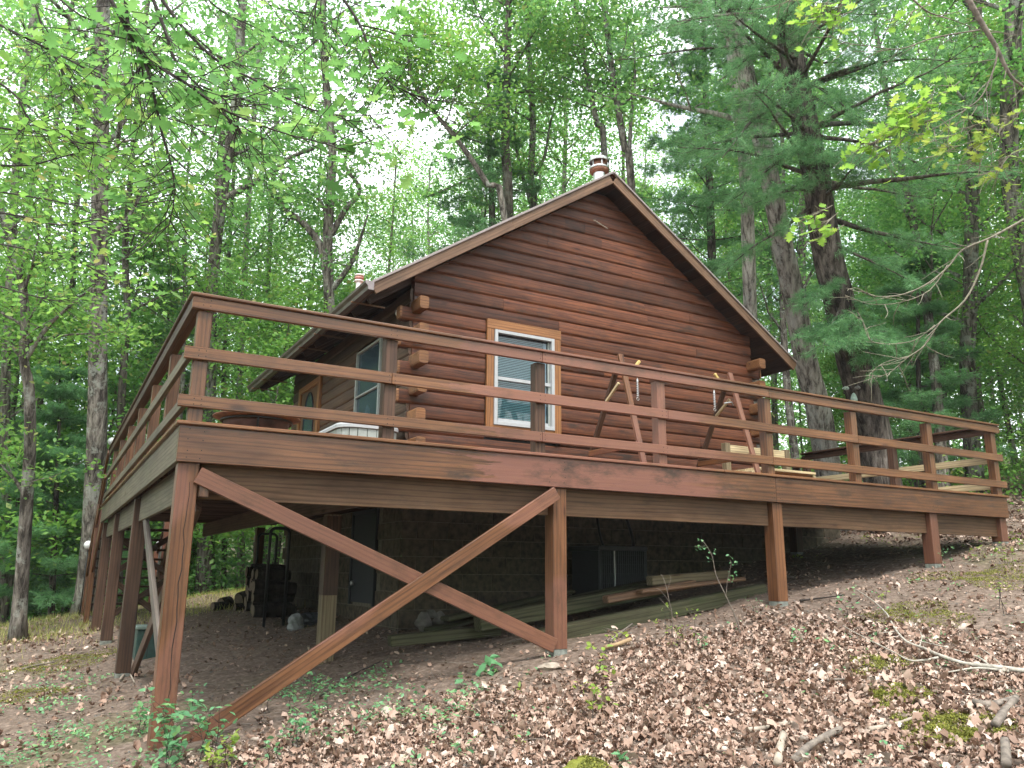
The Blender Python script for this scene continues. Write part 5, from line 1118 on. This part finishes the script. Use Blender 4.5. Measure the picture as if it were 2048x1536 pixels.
def leaf_bunch(label, centers, d, n, spreadpx, lsize, mat, seed):
    random.seed(seed); st = []
    for (u, v) in centers: st.append((pxt([(u+random.uniform(20, 50), v-random.uniform(10, 30)), (u+10, v-5), (u, v), (u-25, v+10)], d), .004))
    return spray('oak_twigs', label, st, M_TWIGP, mat, n*.34, lsize*1.15, T_OAK, seed=seed, twigL=(.12, spreadpx*1.6*d/F_PX), ntw=1, drop=-.25)
leaf_bunch('bright yellow-green oak leaves crossing in front of the right pine boughs', [(1890, 185), (1850, 205), (1820, 225), (1795, 250), (1770, 265), (1745, 285), (1780, 300), (1825, 235), (1860, 240)], 6, 5, 45, .085, M_LEAFB, 71)
leaf_bunch('bright oak leaves hanging at the very top above the pine trunk', [(1640, 15), (1655, 40), (1665, 20), (1690, 0), (1580, 0), (1820, 25)], 6, 4, 40, .085, M_LEAFB, 72)
leaf_bunch('few bright oak leaves hanging before the middle of the pine trunk', [(1648, 445), (1628, 430), (1650, 470)], 6, 3.2, 22, .085, M_LEAFB, 73)
leaf_bunch('pale green oak leaves along thin twigs near the right edge', [(1930, 260), (1970, 280), (2000, 250), (2020, 310), (1960, 320), (1900, 300), (2030, 230), (1990, 340), (1930, 240)], 6.5, 3.5, 50, .075, M_LEAFYW, 74)

# --- face ornament on the big pine
fd_ = 13.6-.27
def disc(name, u, v, s, label, mat, nose=False):
    p = at(u, v, fd_); bm = bmesh.new(); bmesh.ops.create_uvsphere(bm, u_segments=16, v_segments=10, radius=1)
    for w in bm.verts:
        c = w.co
        if nose: f = .55+.45*(1-c.z)/2; c.x *= s*.55*f*1.5; c.y *= s*.6*f; c.z *= s*1.15
        else: c.x *= s; c.y *= s*.55; c.z *= s*.62+(.2*s if c.z > 0 else 0)
    me = bpy.data.meshes.new(name); bm.to_mesh(me); bm.free(); me.materials.append(mat); o = put(name, me, None, Matrix.Translation(p) @ Matrix.Rotation(-YAW-.4, 4, 'Z')); tag(o, label, 'ornament')
    if not nose:
        q = box('eyeball', (p.x-s*.5, p.y-s*.62, p.z-s*.35), (p.x+s*.5, p.y-s*.4, p.z-s*.02), M_DARK, o, .006)
    return o
disc('tree_face_eye', 1692, 777, .048, 'pale green left eye ornament fixed to the big pine trunk', M_FACE); disc('tree_face_eye', 1715, 776, .048, 'greyish right eye ornament fixed to the big pine trunk', M_FACED); disc('tree_face_nose', 1708, 797, .085, 'pale green nose ornament fixed to the big pine trunk', M_FACE, True)

# --- small plants on the ground
def plant(u, v, hpx, n, ls, mat, label, lean=(0, 0), stems=1, tm=T_LEAF, name='seedling', bare=False, group=None):
    random.seed(int(u*7+v)); p = gp(u, v); dd = (p-CAM).dot(fw); h = hpx*dd/F_PX; V = []; Fc = []; LP = []
    for s in range(stems):
        q = p+Vector((random.gauss(0, .06), random.gauss(0, .06), 0))*(stems > 1); q.z = gz(q.x, q.y)
        top = q+Vector((lean[0]+random.gauss(0, .12), lean[1]+random.gauss(0, .12), 1))*h*random.uniform(.7, 1)
        pts = smooth_path([q-Vector((0, 0, .02)), q.lerp(top, .4)+Vector((random.gauss(0, .03), random.gauss(0, .03), 0)), top], 3); tube_vf([a-p for a in pts], [.0035-.0025*i/6 for i in range(7)], 5, V, Fc)
        k = 0
        while k < n/stems:
            i = random.randint(2, 6); dr = Vector((random.gauss(0, 1), random.gauss(0, 1), .35)).normalized(); tw = pts[i]+dr*random.uniform(.02, h*.28+.02)
            tube_vf([pts[i]-p, tw-p], [.0016, .0012], 4, V, Fc, cap=False)
            for _ in range(3): LP.append(jit(tw, ls*.35)-p); k += 1
    o = put(name, pmesh(name, V, Fc, M_TWIG, True), None, Matrix.Translation(p)); tag(o, label, 'plant', group)
    if not bare:
        P = np.array([tuple(a) for a in LP]); put('leaves', scatter_mesh('leaves', P, rng.uniform(.6, 1.15, len(P))*ls, mat, tm, .45), o, Matrix.Translation(p))
    return o
G = M_LEAFG; Yw = M_LEAFYW
for a in ((335, 1530, 125, 110, .06, G, 'bushy green sapling growing right at the foot of the corner post', (0, 0), 4), (275, 1475, 70, 50, .055, G, 'low green plant left of the corner post', (0, 0), 3), (395, 1515, 100, 75, .055, G, 'leafy sapling between the corner post and the brace end', (0, 0), 3), (430, 1545, 70, 60, .05, Yw, 'yellow-green plant in front of the brace end', (0, 0), 3),
          (385, 1425, 46, 20, .055, G, 'small two-leafed plant just behind the brace foot', (0, 0), 1), (560, 1425, 45, 34, .045, G, 'small plant below the middle of the rising brace', (0, 0), 2), (612, 1400, 55, 34, .045, G, 'plant with round bluish leaves right of the rising brace', (0, 0), 2), (585, 1500, 80, 60, .045, G, 'leafy plant at the edge of the leaf carpet near the bottom left', (0, 0), 3),
          (660, 1430, 46, 36, .045, G, 'small leafy plant right of the bluish one', (0, 0), 2), (550, 1540, 40, 24, .035, G, 'green plant at the bottom edge in the leaves', (0, 0), 2), (968, 1352, 36, 20, .11, G, 'broad-leaved plant growing left of the second post foot', (0, 0), 1), (915, 1378, 26, 8, .075, G, 'pair of broad drooping leaves left of the second post', (0, 0), 1),
          (1040, 1392, 14, 9, .045, Yw, 'tiny yellowish plant below the second post', (0, 0), 1), (1184, 1450, 160, 80, .042, Yw, 'thin upright yellow-green sapling in the leaf carpet', (0, 0), 1), (1340, 1290, 70, 22, .03, Yw, 'thin plant with pale leaves before the brown planks', (0, 0), 2), (1385, 1300, 70, 34, .035, Yw, 'yellow-green seedlings in front of the lowest timber', (0, 0), 3),
          (1410, 1310, 28, 12, .04, G, 'low dark green plant between the yellow seedlings and the third post', (0, 0), 1), (1505, 1230, 36, 30, .016, G, 'tiny-leaved sprig left of the third post foot', (0, 0), 2), (1600, 1285, 30, 14, .035, G, 'green sprig right of the third post foot', (0, 0), 1), (1690, 1235, 40, 16, .04, G, 'lone sprig on the bare soil right of the third post', (0, 0), 1),
          (1770, 1200, 24, 10, .035, Yw, 'tiny sprig on the soil below the fourth post', (0, 0), 1), (1905, 1140, 40, 18, .04, G, 'sprig standing right of the fourth post foot', (0, 0), 2), (1960, 1120, 28, 24, .045, Yw, 'bright low plant left of the last post foot', (0, 0), 2), (2015, 1225, 80, 20, .03, Yw, 'thin stems with small leaves at the right edge', (0, 0), 3), (2040, 1130, 40, 26, .045, Yw, 'bright yellow-green plant at the right edge below the deck end', (0, 0), 2),
          (1590, 1290, 18, 8, .04, G, 'small flat green plant among leaves below the third post', (0, 0), 1), (1650, 1300, 18, 8, .045, G, 'small round-leaved plant right of the flat green one', (0, 0), 1), (1250, 1530, 16, 10, .06, G, 'bluish leaves poking out at the bottom edge beside the mossy log', (0, 0), 1), (1045, 1500, 20, 8, .04, Yw, 'lone yellow-green seedling near the bottom centre', (0, 0), 1), (870, 1440, 20, 12, .035, G, 'tiny seedling at the edge of the bare soil', (0, 0), 1)):
    plant(a[0], a[1], a[2], a[3], a[4], a[5], a[6], a[7], a[8])
def twig_plant(label, stems, leaves, mat, ls, d, name='sapling', bark=None):
    V = []; Fc = []; o0 = Vector(pxt([stems[0][0][0]], d)[0]); LP = []
    for pts, r in stems:
        sp = smooth_path(pxt(pts, d), 3); tube_vf([p-o0 for p in sp], [r*(1-.6*i/(len(sp)-1)) for i in range(len(sp))], 5, V, Fc)
    o = put(name, pmesh(name, V, Fc, bark or M_STICK, True), None, Matrix.Translation(o0)); tag(o, label, 'sapling')
    if leaves:
        for (u, v, n, s) in leaves:
            c = at(u, v, d)-o0
            for _ in range(n): LP.append(c+Vector((random.gauss(0, s), random.gauss(0, s), random.gauss(0, s*.7))))
        put('leaves', scatter_mesh('leaves', np.array([tuple(p) for p in LP]), rng.uniform(.7, 1.2, len(LP))*ls, mat, T_LEAF, .6), o, Matrix.Translation(o0))
    return o
p = gp(1482, 1275); d1 = (p-CAM).dot(fw)
twig_plant('thin forked sapling with tiny leaves standing before the planks', [([(1482, 1280), (1475, 1245), (1452, 1192), (1432, 1150), (1425, 1115), (1412, 1090), (1402, 1080)], .006), ([(1452, 1192), (1455, 1160), (1462, 1130), (1460, 1120)], .004), ([(1415, 1095), (1425, 1108), (1430, 1102)], .002), ([(1412, 1090), (1395, 1095), (1390, 1090)], .002)], [(1402, 1080, 5, .02), (1395, 1093, 7, .02), (1410, 1097, 7, .02), (1427, 1103, 5, .02), (1416, 1117, 4, .015), (1462, 1122, 10, .03), (1470, 1147, 9, .03), (1455, 1165, 3, .02)], G, .028, d1)
p = gp(1345, 1290); d2 = (p-CAM).dot(fw)
twig_plant('bare forked grey twig standing in front of the brown planks', [([(1345, 1295), (1344, 1230), (1338, 1200), (1330, 1165), (1322, 1148)], .004), ([(1340, 1205), (1320, 1180), (1312, 1177)], .002), ([(1334, 1180), (1342, 1158), (1338, 1150)], .002), ([(1344, 1225), (1318, 1195)], .002)], None, None, .02, d2, 'twig')
# low green cover and seedlings nobody could count
def cover(n, x0, x1, y0, y1, f, ls, mat, label, h=.05):
    P = region_pts(n, x0, x1, y0, y1, f, 0); P = np.repeat(P, 5, 0)+rng.normal(size=(len(P)*5, 3))*np.array([.035, .035, .012]); P[:, 2] += rng.uniform(.02, h, len(P))
    o = put('ground_cover', scatter_mesh('ground_cover', P, rng.uniform(.6, 1.2, len(P))*ls, mat, T_LEAF, .4)); tag(o, label, 'ground cover', None, 'stuff')
cover(900, -.6, 11, -4.8, 0, lambda x, y: np.where(nzf(x, y, 1.6, 1) > .5, .28, .06), .032, G, 'scattered tiny green seedlings in the dead leaves')
cover(1500, -2.6, 2.2, -1.6, 1.0, lambda x, y: np.clip((nzf(x, y, 1.9, 3)-.35)*1.6, 0, .8), .032, G, 'low creeping greenery around the corner post', .09)
cover(900, -3.5, .2, .5, 5, lambda x, y: np.clip((nzf(x, y, 1.9, 3)-.45)*2, 0, .9), .035, G, 'creeping green leaves on the soil left of the posts')
cover(700, 8.5, 14, -2.5, 3, lambda x, y: np.clip((nzf(x, y, 1.5, 6)-.45)*1.5, 0, .7), .04, Yw, 'yellowish low plants around the last two posts')

# --- fallen branches and sticks
def stick(pts, r, mat, label, name='stick', dz=.02, wob=.08, taper=.5, lift=None):
    P = []
    for i, (u, v) in enumerate(pts): q = gp(u, v); q.z += dz+r+(lift[i] if lift else 0); P.append(q)
    sp = smooth_path(P, 3); n = len(sp); o = tube(name, sp, [r*(1-taper*i/(n-1)) for i in range(n)], mat, None, 8, wob); return tag(o, label, 'stick')
br = [([(2075, 1362), (2040, 1357), (1985, 1350), (1930, 1343), (1880, 1328), (1850, 1312), (1815, 1298), (1790, 1270), (1775, 1240), (1745, 1212), (1712, 1190)], .017), ([(1878, 1330), (1850, 1334), (1820, 1335), (1790, 1318), (1750, 1298), (1700, 1270), (1650, 1240)], .009), ([(1985, 1350), (1960, 1330), (1920, 1315), (1870, 1302), (1840, 1296)], .008), ([(1790, 1275), (1750, 1277), (1720, 1275)], .005), ([(1760, 1300), (1710, 1285), (1680, 1262)], .005), ([(1840, 1305), (1845, 1285), (1838, 1268)], .005), ([(2020, 1358), (1960, 1352), (1910, 1358), (1880, 1362)], .010), ([(2010, 1352), (1985, 1325), (1960, 1308)], .006)]
V = []; Fc = []; o0 = gp(2040, 1357)
for pts, r in br:
    q = []
    for u, v in pts: w = gp(u, v); w.z += .035+r; q.append(w-o0)
    sp = smooth_path(q, 3); tube_vf(sp, [max(.003, r*(1-.75*i/(len(sp)-1))) for i in range(len(sp))], 7, V, Fc, wob=.06)
tag(put('fallen_branch', pmesh('fallen_branch', V, Fc, simple('silvery_dead_bark', (.34, .31, .26), .85, nscale=30, var=.4, bs=.6), True), None, Matrix.Translation(o0)), 'long silvery fallen branch with many twigs lying on the leaves at the right', 'branch')
stick([(1492, 1476), (1530, 1470), (1570, 1462), (1618, 1455)], .017, M_BONE, 'pale peeled stick lying level near the bottom right'); stick([(1590, 1540), (1620, 1512), (1650, 1492), (1682, 1474)], .021, M_STICK, 'stout grey-barked stick slanting up at the bottom right', taper=.2)
stick([(1556, 1545), (1562, 1515), (1568, 1484)], .022, M_BONE, 'short broken white-ended stub beside the stout stick', taper=.1); stick([(1950, 1420), (1985, 1425), (2030, 1412)], .022, M_STICK, 'dark bark-covered stick at the right edge above the moss', taper=.2)
stick([(1992, 1468), (2012, 1440), (2035, 1412)], .024, M_STICK, 'thick grey stick standing up-slope beside the bright moss', taper=.15); stick([(2015, 1550), (2012, 1500)], .024, M_STICK, 'grey stick end in the bottom right corner', taper=.1)
stick([(1208, 1305), (1235, 1298), (1262, 1288)], .019, simple('tan_peeled_wood', (.3, .2, .11), .8, nscale=14, var=.35, bs=.4), 'short tan peeled stick right of the second post', taper=.1); stick([(45, 1346), (75, 1337), (108, 1331)], .018, M_STICK, 'dark curved stick on the clearing at the left')
stick([(1740, 1472), (1790, 1462), (1830, 1448)], .014, M_BONE, 'thin tan stick left of the bright moss'); stick([(1600, 1208), (1640, 1203), (1690, 1198)], .012, M_TWIG, 'thin dark twig on the soil right of the third post'); stick([(1220, 1290), (1250, 1266), (1265, 1255)], .012, M_STICK, 'grey twig leaning by the lowest timber'); stick([(640, 1400), (700, 1360), (760, 1330)], .008, M_TWIG, 'thin dark twig on the bare soil under the braces')
stick([(1655, 1370), (1690, 1368), (1700, 1372)], .010, M_STICK, 'small grey twig piece in the leaves below the branch twigs'); stick([(240, 1365), (255, 1350), (268, 1372)], .012, M_BONE, 'broken pale stick beside the foot of the second left post')
q = gp(1105, 1337); o = rock('bark_chunk', (q.x, q.y, q.z+.01), (.13, .06, .03), M_BONE, 'pale crumbling bark chunk on the soil before the second post', 'bark', 41)
q = gp(1180, 1550); rock('mossy_log_stub', (q.x, q.y, q.z-.01), (.11, .15, .085), M_MOSS, 'yellow-green mossy stub at the bottom centre edge', 'log stub', 42)
a = rng.normal(size=(5000, 3)); a /= np.linalg.norm(a, axis=1)[:, None]; a = a[a[:, 2] > -.1]; Pm = a*np.array([.112, .153, .09])+np.array([q.x, q.y, q.z-.01]); tag(put('moss', scatter_mesh('moss', Pm, rng.uniform(.008, .02, len(Pm)), M_MOSS, T_DIAM, .6, nrm=a)), 'bright moss fuzz covering the stub at the bottom centre', 'moss', None, 'stuff')

# ================================================================== HAZE
def haze(dens):
    m, t, o = nodes('woodland_haze'); v = N(t, 'VolumePrincipled'); v.inputs['Color'].default_value = (.93, .97, 1, 1); v.inputs['Density'].default_value = dens; t.links.new(v.outputs[0], o.inputs['Volume'])
    x0, x1, y0, y1, z0, z1 = -240, 300, -80, 360, -45, 62; V = [(x, y, z) for z in (z0, z1) for x, y in ((x0, y0), (x1, y0), (x1, y1), (x0, y1))]
    h = put('haze', pmesh('haze', V, [(3, 2, 1, 0), (4, 5, 6, 7), (0, 1, 5, 4), (1, 2, 6, 5), (2, 3, 7, 6), (3, 0, 4, 7)], m)); tag(h, 'thin pale haze among the farther trees', 'haze', None, 'stuff')
haze(.0006)
